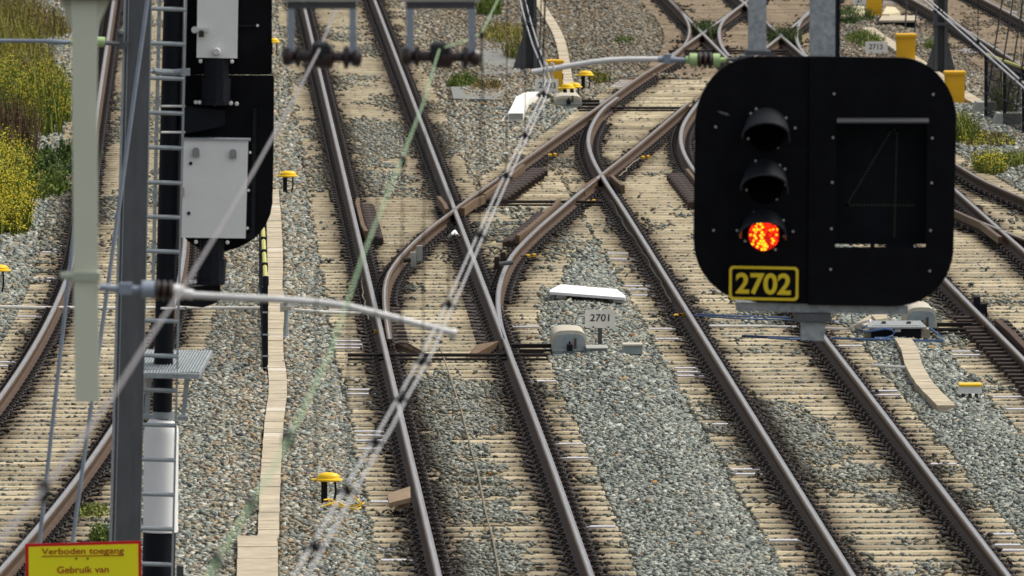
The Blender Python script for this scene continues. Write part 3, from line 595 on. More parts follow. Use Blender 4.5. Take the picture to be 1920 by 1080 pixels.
tuft(945, 75, 90, .30, 'straw yellow grass patch left of the dark mast', STR + OLV, 480, dep=2.5)
tuft(918, 30, 44, .5, 'tall green grass tuft at the top edge beside the green wire', GRN, 320)
tuft(972, 110, 50, .45, 'brownish grass against the foot of the dark mast', BRN + STR + GRN, 300, dep=1.5)
tuft(1122, 152, 44, .22, 'small red and green leafy weed beside the yellow mushroom cap', GRN + [(.22, .06, .02), (.35, .18, .03)], 120)
tuft(1170, 80, 40, .14, 'low green tuft alone on the brown ballast', GRN, 110)
tuft(1320, 66, 48, .28, 'dark green grass in the fork of the far crossing rails', [(.04, .07, .015), (.06, .09, .02)], 300, dep=2)
tuft(1472, 80, 60, .3, 'dark green grass in the right fork of the far crossing, left of the thick post', [(.04, .07, .015), (.06, .09, .02)], 320, dep=2)
tuft(1600, 38, 70, .25, 'dark green grass under the half hidden white number board', [(.04, .075, .015), (.06, .10, .02)], 380, dep=2.5)
tuft(1622, 82, 70, .22, 'green weeds left of the white 2713 board', GRN, 380, dep=2.5)
tuft(1745, 92, 22, .2, 'thin green tuft right of the middle yellow cabinet', GRN, 70)
tuft(1808, 262, 44, .42, 'tall green weeds against the right side of the signal', GRN + OLV, 380, dep=1.5)
tuft(1850, 268, 110, .16, 'mixed yellow green weeds below the concrete feet', OLV + GRN + BRN, 420, flowers=(YF[0], .1), dep=2)
tuft(1855, 318, 58, .26, 'round bright green tuft above the right hand rail', GRN + OLV, 420, dep=1.2, flowers=((.6, .5, .02), .15))
tuft(1905, 308, 60, .2, 'green tuft at the right edge above the rail', OLV + GRN, 260, dep=1.2)
tuft(1882, 214, 30, .55, 'green stalks behind the dark mesh fence at the right', GRN + OLV, 160)
tuft(190, 1012, 36, .15, 'small green grass tuft behind the yellow warning sign', GRN + [(.16, .2, .05)], 150, dep=.5)
tuft(175, 960, 60, .08, 'sparse yellowish grass on sleeper ends beside the grey mast', [(.22, .26, .06)], 70, dep=.7)
pth = MB()
for poly in ([(895, 70), (985, 70), (975, 140), (905, 145)], [(845, 168), (955, 166), (940, 192), (850, 190)]):
    pth.prism([base(*p) for p in poly], (0, 0, .05))
solo('path', pth, mat('path_grey', (.20, .205, .19), .95, var=.1, scale=18, bump=.3), 'smooth grey paved patch left of the dark mast', 'path', kind='structure')

# ---------------------------------------------------------------- trackside things
def cap(px, py, label, s=1.0, two=False):
    b = base(px, py); t = thing('cable_marker', b, label, 'cable marker', 'yellow capped cable markers'); z = b[2]
    w = .145 * s; H = .26 * s
    part('cap', MB().lathe((b[0], b[1], z + H - .01), [(w * 1.0, 0), (w * 1.08, .008), (w * 1.05, .022), (w * .86, .03), (w * .85, .055), (w * .68, .078), (w * .36, .089), (.005, .091)], 20, sy=.8).box((b[0] - w * 1.0, b[1], z + H + .005), (.09, .10, .018), bev=.006), M_YEL, t, True)
    part('post', MB().box((b[0] - .045, b[1], z + H / 2 - .05), (.065, .065, H + .1)), M_BLACK2, t)
    part('leg', MB().tube([(b[0] + .07, b[1], z + H), (b[0] + .075, b[1] - .02, z + .12), (b[0] + .05, b[1], z - .02)], .012, 6), M_BLACK2, t)
    return t
cap(540, 362, 'yellow mushroom cap marker between the left signal and the centre track')
cap(616, 944, 'yellow mushroom cap marker with loose yellow cable at the bottom left of the centre track', .95)
cap(1098, 168, 'yellow mushroom cap marker standing behind the far beige point motor')
cap(1064, 190, 'yellow mushroom cap, left one of the two touching above the far beige motor', .9)
cap(1077, 188, 'yellow mushroom cap, right one of the two touching above the far beige motor', .9)
cap(1716, 592, 'yellow cap marker just under the bottom right corner of the signal', .95)
cap(-4, 549, 'yellow cap marker cut by the left edge beside the curving track', 1.15)
cap(512, 102, 'small far yellow cap half hidden behind the left signal plate', .9)
b = base(650, 948); yc = MB()
for k in range(3):
    yc.tube([(b[0] - .22 + .3 * u + .03 * math.sin(u * 7 + k), b[1] - .5 + 1.4 * (k / 3) * math.sin(u * 3.1 + k) + .2 * u, -.12 + .03 * math.sin(u * 5 + 2 * k)) for u in np.linspace(-.1, 1.3, 14)], .009, 6)
yc.tube([(b[0] + .02, b[1] + .3, -.0), (b[0] + .06, b[1] + .1, -.07), (b[0] + .15, b[1] - .2, -.13)], .009, 6)
solo('loose_cable', yc, M_YEL, 'thin yellow cable coiled loosely at the foot of the lower yellow cap', 'cable')

def arch(x0, x1, z0, z1, k=.35, n=10):
    w = (x1 - x0) / 2; c = (x0 + x1) / 2; out = [(x0, z0)]
    for i in range(n + 1):
        a = math.pi - math.pi * i / n; ex = abs(math.cos(a)) ** .6 * math.copysign(1, math.cos(a)); ez = abs(math.sin(a)) ** .6
        out.append((c + w * ex, z0 + (z1 - z0) * (k + (1 - k) * ez)))
    return out + [(x1, z0)]
def point_motor(px0, px1, py, dep, h, label, mface, rod_to=None):
    a, b = base(px0, py), base(px1, py); y = a[1]; t = thing('point_motor', ((a[0] + b[0]) / 2, y, -.2), label, 'point motor', 'point motors'); z0 = -.16
    pr = arch(a[0], b[0], z0, z0 + h); part('cover', MB().prism([(x, y + .035, z + .012) for x, z in pr], (0, dep, 0)), M_PMT, t, True)
    w = b[0] - a[0]; part('casing', MB().prism([(x, y, z) for x, z in arch(a[0] + .02, b[0] - .02, z0, z0 + h - .03)], (0, .03, 0)), mface, t)
    part('base_plate', MB().box(((a[0] + b[0]) / 2, y + dep / 2 - .06, z0 - .03), (w * .95, dep + .1, .05)).box(((a[0] + b[0]) / 2, y - .03, z0 + .045), (w * .96, .02, .02)), M_PMC, t)
    part('lock', MB().box(((a[0] + b[0]) / 2, y - .03, z0 + .075), (.07, .05, .09), bev=.012).tube([((a[0] + b[0]) / 2, y - .03, z0 + .12), ((a[0] + b[0]) / 2, y - .03, z0 + .15)], .012, 6), M_BLACK2, t)
    part('latch', MB().box(((a[0] + b[0]) / 2 + .07, y - .006, z0 + .12), (.03, .012, .13)), M_BROWN, t)
    if rod_to: part('drive_rod', MB().box(((rod_to + a[0]) / 2, y + .3, z0 + .07), (abs(a[0] - rod_to), .06, .05)).box(((rod_to + a[0]) / 2, y + .08, z0 + .02), (abs(a[0] - rod_to), .05, .05)), M_FAST, t)
    return t
point_motor(1035, 1101, 664, .95, .27, 'grey round-topped point motor with black lock beside the 2701 board', M_PMC, 4.0)
point_motor(1041, 1091, 200, 1.0, .17, 'far beige point motor below two yellow caps by the 2703 board', mat('motor_face_far', (.33, .31, .25), .7, var=.1), 7.2)
point_motor(1700, 1757, 624, 1.1, .30, 'pale grey point motor behind the black box under the signal', M_PMC, 9.95)

def board(px0, py0, px1, py1, pyb, txt, q, label, postw=.05, bold=.008, mp=M_BOXW):
    D = base((px0 + px1) / 2, pyb)[1]; xc = (px0 + px1) / 2; b = v(xc, pyb, D); t = thing('number_board', b, label, 'number board', 'white number boards')
    mb = MB(); plate(mb, rrect(px0, py0, px1, py1, 2.5, 3), D - .02, .012); part('plate', mb, M_CONCW, t)
    tx = MB(); text(tx, txt, q, D - .025, bold=bold); part('number', tx, M_INK, t)
    lo = v(xc, pyb + 6, D); hi = v(xc, py0 + 4, D); part('post', MB().box((lo[0], D + .02, (lo[2] + hi[2]) / 2), (postw, .04, hi[2] - lo[2])), M_MASTD, t)
    for u in (.27, .78): c_ = v(px0 + (px1 - px0) * u, py1 - 1.5, D - .02); part('bolt', MB().lathe((c_[0], D - .035, c_[2]), [(.012, 0), (.012, .012)], 8, axis='y'), M_BROWN, t)
    return t
board(1097, 581, 1153, 615, 652, '2701', [(1107, 589), (1143, 589), (1142, 602.5), (1106, 602.5)], 'white board with black number 2701 on a short grey post')
board(1003, 148, 1047, 174, 188, '2703', [(1010, 154), (1042, 155), (1042, 166), (1010, 165)], 'white board numbered 2703, partly behind the contact wires, before the yellow cabinet')
board(1622.5, 78, 1664.5, 100, 108, '2713', [(1630, 82.5), (1655, 83), (1655, 92.5), (1629, 92.5)], 'white board numbered 2713 left of the middle yellow cabinet')
board(1600, -16, 1624, 10, 16, '27', [(1607, -8), (1618, -8), (1618, 5), (1607, 5)], 'white number board cut by the top edge beside the topmost yellow cabinet')

def cabinet(px0, py0, px1, pyb, label, lidpx=7):
    D = base((px0 + px1) / 2, pyb)[1]; t = thing('yellow_cabinet', v((px0 + px1) / 2, pyb, D), label, 'cabinet', 'yellow trackside cabinets'); mb = MB(); 
    plate(mb, [(px0 + 2, py0 + lidpx), (px1 - 2, py0 + lidpx), (px1 - 3, pyb), (px0 + 3, pyb)], D, .22); part('body', mb, M_YELB, t)
    l2 = MB(); a, c_ = v(px0, py0 + lidpx, D), v(px1, py0, D); l2.box(((a[0] + c_[0]) / 2, D + .11, (a[2] + c_[2]) / 2), (c_[0] - a[0], .30, c_[2] - a[2]), bev=.02); part('lid', l2, M_YELB, t)
    b_ = MB(); plate(b_, [(px0 + 5, pyb), (px1 - 5, pyb), (px1 - 5, pyb + 9), (px0 + 5, pyb + 9)], D + .04, .16); part('foot', b_, M_YELB, t)
    h_ = MB(); q = v(px1 - 2, (py0 + pyb) / 2, D + .1); h_.box((q[0] + .004, q[1], q[2]), (.014, .10, .12)); part('hinge', h_, M_MASTD, t); return t
cabinet(1023, 112, 1057, 176, 'yellow cabinet behind the white 2703 board beside the trough')
cabinet(1623, -30, 1656, 34, 'topmost yellow cabinet cut by the top edge, right of the thick signal post')
cabinet(1679, 63, 1719, 120, 'middle yellow cabinet right of the white 2713 board')
cabinet(1770, 133, 1811.5, 195, 'lowest yellow cabinet half behind the right shoulder of the signal')

def flat(name, px_pts, z, th, M, label, cat, ztop=None):
    mb = MB().prism([g(x, y, z) for x, y in px_pts], (0, 0, -th)); return solo(name, mb, M, label, cat, loc=g(*px_pts[0], z - th))
t = thing('cover_panel', g(1100, 548, -.1), 'long white slab with slanted ends lying on ballast just above the sign 2701', 'board')
part('panel', MB().prism([g(1031, 547, -.06), g(1031.5, 543, -.06), g(1051, 533, -.06), g(1157, 542, -.06), g(1173, 555, -.06), g(1172, 558, -.06)], (0, 0, -.035)), M_WHITE, t)
part('foot', MB().prism([g(1044, 551, -.095), g(1062, 552, -.095), g(1058, 549, -.095), g(1048, 548, -.095)], (0, 0, -.06)).prism([g(1150, 559, -.095), g(1172, 560, -.095), g(1170, 556, -.095), g(1152, 556, -.095)], (0, 0, -.06)), M_WHITE, t)
D = base(1121, 668)[1]; t = thing('junction_box', v(1121, 668, D), 'low grey junction box touching the right side of the grey point motor', 'junction box')
mb = MB(); plate(mb, [(1101, 656), (1139, 656), (1139, 669), (1101, 669)], D, .45); part('body', mb, M_PMC, t)
mb = MB(); a, c_ = v(1100, 655, D), v(1140, 655, D); mb.box(((a[0] + c_[0]) / 2, D + .22, a[2] + .012), (c_[0] - a[0] + .01, .50, .02), bev=.005); part('lid', mb, M_CONCG, t)
D = base(1187, 668)[1]; t = thing('junction_box', v(1187, 668, D), 'small grey box on short dark legs right of the 2701 board', 'junction box')
mb = MB(); plate(mb, [(1168, 649), (1204.5, 649), (1204.5, 664), (1168, 664)], D, .25); part('body', mb, M_PMC, t)
mb = MB(); a, c_ = v(1167, 648, D), v(1205.5, 648, D); mb.box(((a[0] + c_[0]) / 2, D + .12, a[2] + .008), (c_[0] - a[0], .30, .025), bev=.006); part('lid', mb, M_PMT, t)
for q in (1171, 1186, 1199):
    mb = MB(); plate(mb, [(q - 2.5, 664), (q + 2.5, 664), (q + 2.5, 673), (q - 2.5, 673)], D + .05, .05); part('leg', mb, M_BLACK2, t)
D = base(1820, 748)[1]; t = thing('junction_box', v(1820, 748, D), 'white box with yellow lid on short legs at the end of the right trough', 'junction box')
mb = MB(); plate(mb, [(1799, 724), (1841, 724), (1841, 738), (1799, 738)], D, .24); part('body', mb, M_BOXW, t)
mb = MB(); a, c_ = v(1798, 724, D), v(1842, 724, D); mb.box(((a[0] + c_[0]) / 2, D + .12, a[2] + .012), (c_[0] - a[0], .28, .028), bev=.008); part('lid', mb, M_YEL, t)
for q in (1806, 1819, 1831):
    mb = MB(); plate(mb, [(q - 3, 738), (q + 3, 738), (q + 3, 753), (q - 3, 753)], D + .05, .06); part('leg', mb, M_MASTD, t)
# white cable cover by 2703
t = thing('cable_cover', g(965, 222, -.1), 'white bent cable cover with a grey box end left of the 2703 board', 'cable cover')
part('cover', MB().prism([g(952, 213, .0), g(960, 198, .0), (g(968, 181, 0)), g(984, 173, 0), g(1010, 172, 0), g(1003, 180, 0), g(992, 184, 0), g(986, 197, 0), g(981, 213, 0)], (0, 0, -.12)), M_CONCW, t)
mb = MB(); D = g(966, 214, 0)[1]; plate(mb, [(954, 212.5), (980.5, 212.5), (980.5, 224), (954, 224)], D - .02, .02); part('end_box', mb, M_CONCG, t)
mb = MB().prism([g(941, 228, -.12), g(952, 213, -.03), g(954, 222, -.12)], (0, .4, 0)); part('flap', mb, M_CONCW, t)
# black battery box with chequered lid by the right motor
D = base(1680, 636)[1]; t = thing('relay_box', v(1680, 636, D), 'black box under a sloping grey tread-plate lid with looped blue hose', 'relay box')
mb = MB(); plate(mb, [(1634, 611), (1726, 611), (1726, 634), (1634, 634)], D, .5); part('body', mb, M_BLACK2, t)
mb = MB(); L = [v(1622, 613.5, D - .08), v(1738, 613.5, D - .08), v(1726, 601, D + .42), v(1632, 601, D + .42)]; mb.prism(L, (0, 0, -.02)); part('lid', mb, mat('tread_plate', (.30, .32, .315), .6, .2, var=.25, scale=45, bump=.6), t)
mb = MB()
for q in (1657, 1704): mb.prism([v(q - 4, 606.5, D + .17), v(q + 4, 606.5, D + .17), v(q + 4, 604, D + .25), v(q - 4, 604, D + .25)], (0, 0, .012))
part('handle', mb, M_BLACK2, t)
mb = MB(); plate(mb, [(1677, 617), (1689, 617), (1689, 622.5), (1677, 622.5)], D - .006, .004); part('nameplate', mb, M_BOXW, t)
mb = MB(); plate(mb, [(1620, 620), (1634, 620), (1634, 633), (1620, 633)], D + .1, .25); plate(mb, [(1727, 617), (1744, 617), (1744, 634), (1727, 634)], D + .05, .3); part('side_block', mb, M_CONC, t)
hose = MB(); hp = [(1440, 633), (1480, 636), (1560, 634), (1620, 636), (1700, 638), (1768, 639), (1771, 635), (1760, 628), (1742, 614)]
hose.tube([(lambda q: (q[0], q[1], -.13))(g(x, y, -.13)) for x, y in hp[:6]] + [v(x, y, D - .1) for x, y in hp[6:]], .016, 6)
lp = [(1626, 611), (1618, 614), (1616, 619), (1624, 622), (1642, 619), (1660, 616), (1672, 618), (1677, 624), (1673, 630), (1662, 634), (1640, 634)]
hose.tube([v(x, y, D - .05 - .01 * i) for i, (x, y) in enumerate(lp)], .017, 6)
solo('blue_hose', hose, M_TUBEB, 'blue hose looped in front of the black box under the signal', 'hose')
solo('blue_cable', MB().tube([g(1302, 589, -.13), g(1360, 592, -.13), g(1420, 594, -.14), g(1500, 596, -.14), g(1585, 605, -.15)], .014, 6).tube([g(1302, 592, -.14), g(1390, 598, -.14), g(1490, 600, -.14)], .012, 6), M_TUBEB, 'upper blue cables crossing the track under the signal', 'cable')
solo('white_conduit', MB().tube([g(1330, 611, -.14), g(1430, 611, -.14), g(1540, 615, -.14), g(1590, 617, -.14), (lambda q: (q[0], q[1], .02))(g(1612, 606, .02)), g(1632, 601, .06)], .018, 6), M_CONCW, 'white conduit crossing the track towards the black box', 'conduit')
solo('blue_pipe', MB().tube([g(1392, 630, -.13), g(1440, 632, -.13), g(1500, 634, -.13)], .018, 6), mat('dark_blue_pipe', (.03, .05, .12), .5, var=.1), 'dark blue pipe on a sleeper under the signal post', 'pipe')
flat('stone_slab', [(1607, 604), (1632, 590), (1640, 603), (1622, 610)], -.06, .08, M_CONC, 'small tilted beige slab left of the black box', 'slab')
flat('stone_slab', [(1634, 590), (1662, 588), (1664, 597), (1642, 599)], -.03, .10, M_CONC, 'small beige block behind the tread-plate lid', 'slab')
solo('white_conduit', MB().tube([g(1635, 685, -.12), g(1680, 688, -.12), g(1728, 690, -.12)], .02, 6), M_CONCW, 'short white conduit from the track to the right trough', 'conduit')
solo('pipe', MB().tube([g(-60, 574, -.12), g(80, 577, -.12), g(395, 577, -.12), g(510, 578, -.11), g(600, 585, -.13), g(700, 588, -.15)], .022, 7), M_CONCW, 'thin pale pipe lying across the left track and the gravel strip', 'pipe')
# post with plate by the trough
D = base(536, 640)[1]; t = thing('marker_post', v(536, 640, D), 'short grey post carrying a pale square plate beside the long trough', 'marker post')
a, c_ = v(536, 642, D), v(537.5, 560, D); part('post', MB().tube([(a[0], D, a[2] - .05), (c_[0], D, c_[2])], .028, 8), M_GALVL, t)
mb = MB(); plate(mb, [(525, 568), (552, 568), (552, 585), (525, 585)], D + .03, .015); part('plate', mb, M_CONCW, t)
part('clamp', MB().box((v(537, 578, D)[0], D - .03, v(537, 578, D)[2]), (.11, .03, .05)), M_PMT, t)
# concrete blocks near top right
flat('stone_block', [(1594, 18), (1604, 10), (1620, 12), (1622, 22), (1606, 24)], .0, .18, mat('pale_sandstone', (.62, .55, .36), .85, var=.1), 'pale sandstone lump below the cut number board', 'stone block')
flat('stone_block', [(1654, 26), (1662, 12), (1678, 13), (1688, 23), (1668, 26)], .05, .2, MATS['pale_sandstone'], 'pale yellow stone block right of the topmost yellow cabinet', 'stone block')
D = base(1685, 52)[1]; t = thing('low_platform', v(1685, 52, D), 'low black platform with beige slab top beyond the yellow cabinets', 'platform')
mb = MB(); plate(mb, [(1655, 38), (1718, 38), (1718, 54), (1655, 54)], D, 1.2); part('frame', mb, M_BLACK2, t)
mb = MB().prism([v(1648, 38, D - .1), v(1720, 38, D - .1), v(1716, 29, D + 1.4), v(1654, 29, D + 1.4)], (0, 0, -.04)); part('slab', mb, M_CONC, t)
flat('trough_slab', [(1575, 30), (1590, 23), (1625, 25), (1612, 30)], -.05, .06, M_CONC, 'small beige slab behind the green weeds near the top edge', 'slab')
# low mesh fences with yellow tube
def fence(x0, y0, x1, y1, n, label, sp_=2.45):
    t = thing('mesh_fence', (x0, y0, -.2), label, 'fence', 'low black mesh fences'); zt = .93; P = [(x0 + (x1 - x0) * k / n, y0 + (y1 - y0) * k / n) for k in range(n + 1)]
    for x, y in P:
        part('post', MB().box((x, y, (zt + .02 - .2) / 2), (.06, .06, zt + .22)).lathe((x, y, zt), [(.04, -.06), (.04, .05), (.02, .06)], 8), M_BLACK2, t)
    part('top_tube', MB().tube([(P[0][0], P[0][1], zt + .005), (P[-1][0], P[-1][1], zt + .005)], .028, 8), M_LEMON, t)
    for (a, b_) in zip(P[:-1], P[1:]):
        mb = MB()
        for z in (.84, .55, .28, .0, -.1): mb.tube([(a[0] - .03, a[1], z), (b_[0] - .03, b_[1], z)], .010, 5)
        for k in range(1, 22): u = k / 22; x, y = a[0] + (b_[0] - a[0]) * u, a[1] + (b_[1] - a[1]) * u; mb.tube([(x - .03, y, -.12), (x - .03, y, .84)], .006, 5)
        part('mesh_panel', mb, M_BLACK2, t)
    for x, y in P:
        for z in (.55, .28, .02): part('clip', MB().box((x, y - .035, z), (.075, .012, .02)), M_GALVL, t)
    return t
fence(.935, 135.2, .985, 149.9, 6, 'low black mesh fence with yellow top tube left of the centre track, seen end on')
fence(14.1, 184.2, 13.66, 191.2, 3, 'low black mesh fence with yellow top tube at the right edge below the far track')
for i, (a, c_, lab) in enumerate((((1880, -4), (1846, 213), 'leftmost'), ((1900, -4), (1866, 210), 'second from the left'), ((1918, 0), (1883, 232), 'third from the left'), ((1934, 0), (1902, 228), 'rightmost'))):
    lo = base(*c_); D = lo[1]; s_ = MB().tube([lo, v(*a, D - 1.0)], .014, 6); t = thing('anchor_stay', lo, f'thin dark leaning anchor stay over the concrete feet, {lab} of four', 'anchor stay', 'anchor stays at the right edge')
    part('rod', s_, M_MASTD, t); part('turnbuckle', MB().tube([v(*c_, D - .02), v(c_[0] + 2.2, c_[1] - 14, D - .06)], .035, 8), M_BLACK2, t)
for i, (a, c_) in enumerate((((1700, 0), (1697, 62)), ((1718, 18), (1715, 62)))):
    lo = base(*c_); solo('anchor_stay', MB().tube([lo, v(*a, lo[1])], .016, 6), M_MASTD, ('short dark rod, left of two, above the middle yellow cabinet', 'short dark rod, right of two, above the middle yellow cabinet')[i], 'anchor stay', 'short rods by the platform', loc=lo)
for px, py, w, lab in ((1848, 216, 50, 'grey blue concrete foot behind, left of two below the leaning stays'), (1892, 237, 60, 'grey concrete foot in front, right of two below the leaning stays')):
    D = base(px, py)[1]; mb = MB(); plate(mb, [(px - w / 2, py), (px - w / 2 + 9, py - 24), (px + w / 2 - 4, py - 24), (px + w / 2, py)], D, .6); solo('concrete_foot', mb, M_CONCG, lab, 'concrete foot', 'concrete feet at the right', loc=v(px, py, D))
D = base(1790, 200)[1]; solo('kerb', MB().tube([base(1740, 196), base(1815, 203), base(1850, 198)], .05, 4), M_CONCG, 'thin grey kerb edge at the foot of the lowest yellow cabinet', 'kerb')

# rail details that can be lifted off
b = g(750, 935, .0)
solo('rail_block', MB().prism([v(729, 943, 115.5), v(770, 933, 115.6), v(769, 912, 116.05), v(727, 925, 115.95)], (0, .01, -.05)).prism([v(745, 944, 115.7), v(768, 939, 115.7), v(768, 952, 115.7), v(745, 955, 115.7)], (0, .3, 0)), mat('tan_plate', (.30, .215, .135), .7, .1, var=.15, scale=14), 'flat tan steel plate block bolted beside the near left rail', 'rail block', loc=(2.2, 115, -.1))
t = thing('rail_stop', (3.05, 150.5, -.2), 'pair of upright grey brackets inside the curved rail of the turnout', 'rail bracket')
for px, py0, py1 in ((775, 473, 503), (787, 461, 491)):
    D = base(px, py1)[1]; mb = MB(); plate(mb, [(px - 5.5, py0), (px + 5.5, py0), (px + 5.5, py1), (px - 5.5, py1)], D, .10); part('bracket', mb, M_CONCG, t)
part('arm', MB().tube([v(770, 487, 150.8), v(756, 489, 150.8)], .03, 8), M_FAST, t)
t = thing('rail_stop', (4.2, 150, -.2), 'dark upright bracket pair right of the through rail by the curve', 'rail bracket')
for px, py0, py1 in ((932, 482, 512), (943, 473, 500)):
    D = base(px, py1)[1]; mb = MB(); plate(mb, [(px - 5, py0), (px + 5, py0), (px + 5, py1), (px - 5, py1)], D, .10); part('bracket', mb, M_RIB, t)
part('arm', MB().tube([v(936, 495, 150.5), v(962, 492, 150.5)], .03, 8), M_GALVD, t)
t = thing('rail_stop', (10.2, 142, -.2), 'black upright bracket pair beside the right edge rail', 'rail bracket')
for px, py0, py1 in ((1832, 557, 592), (1845, 570, 597)):
    D = base(px, py1)[1]; mb = MB(); plate(mb, [(px - 6, py0), (px + 6, py0), (px + 6, py1), (px - 6, py1)], D, .10); part('bracket', mb, M_BLACK2, t)
for px, py, lab in ((915, 377, 'on the crossover rail right of the first frog'), (1103, 378, 'on the crossover rail left of the second frog'), (990, 480, 'inside the curved stock rail above the white board'), (1031, 291, 'on the far left crossover rail'), (1206, 295, 'on the far right crossover rail'), (1268, 592, 'beside the rail left of the signal number plate'), (706, 621, 'on the left rail beside the blade tip'), (1846, 614, 'on the right edge rail below the black brackets')):
    b = g(px, py, -.11); solo('bond_clamp', MB().box((b[0], b[1], b[2]), (.07, .06, .05), bev=.015).box((b[0] + .09, b[1] + .18, b[2]), (.06, .06, .05), bev=.015).tube([(b[0] - .1, b[1], b[2]), (b[0] + .12, b[1] + .2, b[2])], .012, 5, 1), [M_YELB, M_BLACK2], 'small yellow bond clamp ' + lab, 'rail clamp', 'yellow rail clamps', loc=(b[0], b[1], b[2] - .03))
cp = [(825, 652), (838, 690), (852, 730), (865, 770), (876, 815), (886, 850), (897, 890), (903, 925), (912, 965), (924, 1010), (936, 1075), (940, 1100)]
solo('cable', MB().tube([(lambda q: (q[0], q[1], -.125 + .010 * math.sin(i * 2.1)))(g(x, y, -.125)) for i, (x, y) in enumerate(cp)], .0105, 7), M_ROPE, 'thin twisted cable lying along the middle of the centre track', 'cable')
def chain(px, label, z=-.10):
    pts = [g(x, y, z) for x, y in px]; pp = []
    for a, b_ in zip(pts[:-1], pts[1:]):
        for k in range(5): u = k / 5; pp.append((a[0] + (b_[0] - a[0]) * u + random.uniform(-.02, .02), a[1] + (b_[1] - a[1]) * u, z + random.uniform(-.01, .01)))
    solo('bond_wire', MB().tube(pp, .010, 5), M_ROPE, label, 'bond wire', 'pale bond wires along rails')
chain([(679, 520), (682, 555), (688, 580), (692, 605)], 'pale crinkled wire beside the left rail of the turnout')
chain([(1145, 375), (1165, 410), (1190, 450), (1215, 490), (1242, 535), (1262, 575)], 'long pale crinkled wire along the left side of the rail below the second frog')
chain([(1160, 330), (1180, 312), (1202, 293)], 'short pale wire beside the crossover rail behind the second frog')
solo('white_rag', MB().tube([g(843, 444, -.08), g(848, 438, -.02), g(853, 434, .0), (g(857, 440, -.03)), g(860, 445, -.08)], [.03, .02, .025, .02, .03], 6), M_WHITE, 'scrap of white cloth tied at the frog of the centre track', 'rag')

# ---------------------------------------------------------------- dark masts in the distance
def mast(px0, px1, pyb, label, brace=True):
    D = base((px0 + px1) / 2, pyb)[1]; a, b_ = v(px0, pyb, D), v(px1, pyb, D); xc = (a[0] + b_[0]) / 2; w = b_[0] - a[0]; z0 = a[2]; t = thing('catenary_mast', (xc, D, z0), label, 'mast', 'dark catenary masts'); H = 8.5
    part('column', MB().box((a[0] + .03, D, z0 + H / 2), (.06, .24, H)).box((b_[0] - .03, D, z0 + H / 2), (.06, .24, H)).box((xc, D + .03, z0 + H / 2), (w - .12, .03, H)), M_MASTD, t)
    part('gusset', MB().prism([(a[0] - .004, D - .1, z0), (a[0] - .19, D - .1, z0), (a[0] - .17, D - .1, z0 + .1), (a[0] - .004, D - .1, z0 + .62)], (0, .03, 0)).prism([(b_[0] + .004, D - .1, z0), (b_[0] + .16, D - .1, z0), (b_[0] + .14, D - .1, z0 + .1), (b_[0] + .004, D - .1, z0 + .62)], (0, .03, 0)), M_MASTD, t)
    part('base_plate', MB().box((xc, D, z0 - .02), (w + .75, .7, .05)), M_MASTD, t); part('footing', MB().box((xc, D + .1, z0 - .25), (w + 1.0, 1.2, .40), bev=.03), M_CONCG, t)
    for k in (-.45, -.3, .3, .45): part('anchor_bolt', MB().lathe((xc + k, D - .25, z0), [(.03, 0), (.03, .07)], 6), M_MASTD, t)
    part('collar', MB().box((xc, D, z0 + .95), (w + .05, .28, .06)), M_MASTD, t); return t
mast(980, 1006, 133, 'dark steel catenary mast on a concrete footing left of the far trough')
mast(1751, 1776, 141, 'dark steel catenary mast behind the right shoulder of the signal')

# ---------------------------------------------------------------- hanging signal 2702
DS = 82.0; s0 = DS / F
t = thing('railway_signal', v(1545, 637, DS), 'black hanging railway signal with red lamp lit, number 2702 and dark dotted 4', 'signal')
def sig(name, fn, M, smooth=False, label=None): mb = MB(); fn(mb); return part(name, mb, M, t, smooth, label)
L_OUT = [(1522, 106), (1420, 106.5)] + [(1303.5 + 112 - 112 * math.sin(R_(a)), 107 + 128 - 128 * math.cos(R_(a))) for a in range(8, 90, 9)] + [(1303, 240), (1300.5, 450)] + [(1301 + 108 - 108 * math.cos(R_(a)), 452 + 112 * math.sin(R_(a))) for a in range(5, 88, 9)] + [(1420, 567), (1520, 570)]
sig('left_panel', lambda mb: plate(mb, L_OUT, DS, .05), M_BLACK)
R_OUT = [(1519, 106), (1680, 108)] + [(1688 + 106 * math.sin(R_(a)), 108 + 120 - 120 * math.cos(R_(a))) for a in range(5, 90, 9)] + [(1794, 232), (1788, 460)] + [(1680 + 108 * math.cos(R_(a)), 462 + 112 * math.sin(R_(a))) for a in range(5, 88, 9)] + [(1672, 574.5), (1515, 572)]
WX0, WX1, WY0, WY1, WYB = 1569, 1739, 221, 458, 464
def right_panel(mb):
    top = [p for p in R_OUT if p[1] < WY0]; 
    plate(mb, [(1518, 106), (1680, 108)] + [(1688 + 106 * math.sin(R_(a)), 108 + 120 - 120 * math.cos(R_(a))) for a in range(5, 88, 9)] + [(1793.5, WY0), (1518, WY0)], DS - .02, .06)
    plate(mb, [(1518, WY0), (WX0, WY0), (WX0 - 3, WYB), (1516, WYB)], DS - .02, .06)
    plate(mb, [(WX1, WY0), (1793.5, WY0), (1788, WYB), (WX1 - 3, WYB)], DS - .02, .06)
    plate(mb, [(1516, WYB), (1788, WYB)] + [(1680 + 108 * math.cos(R_(a)), 464 + 110 * math.sin(R_(a))) for a in range(5, 88, 9)] + [(1672, 574.5), (1515, 572)], DS - .02, .06)
sig('scuff_mark', lambda mb: plate(mb, [(1344, 208), (1354, 209), (1364, 212), (1369, 217), (1360, 216), (1350, 212)], DS - .003, .002), mat('scuff_grey', (.10, .10, .10), .8, var=.5, scale=60))
sig('right_panel', right_panel, M_BLACK)
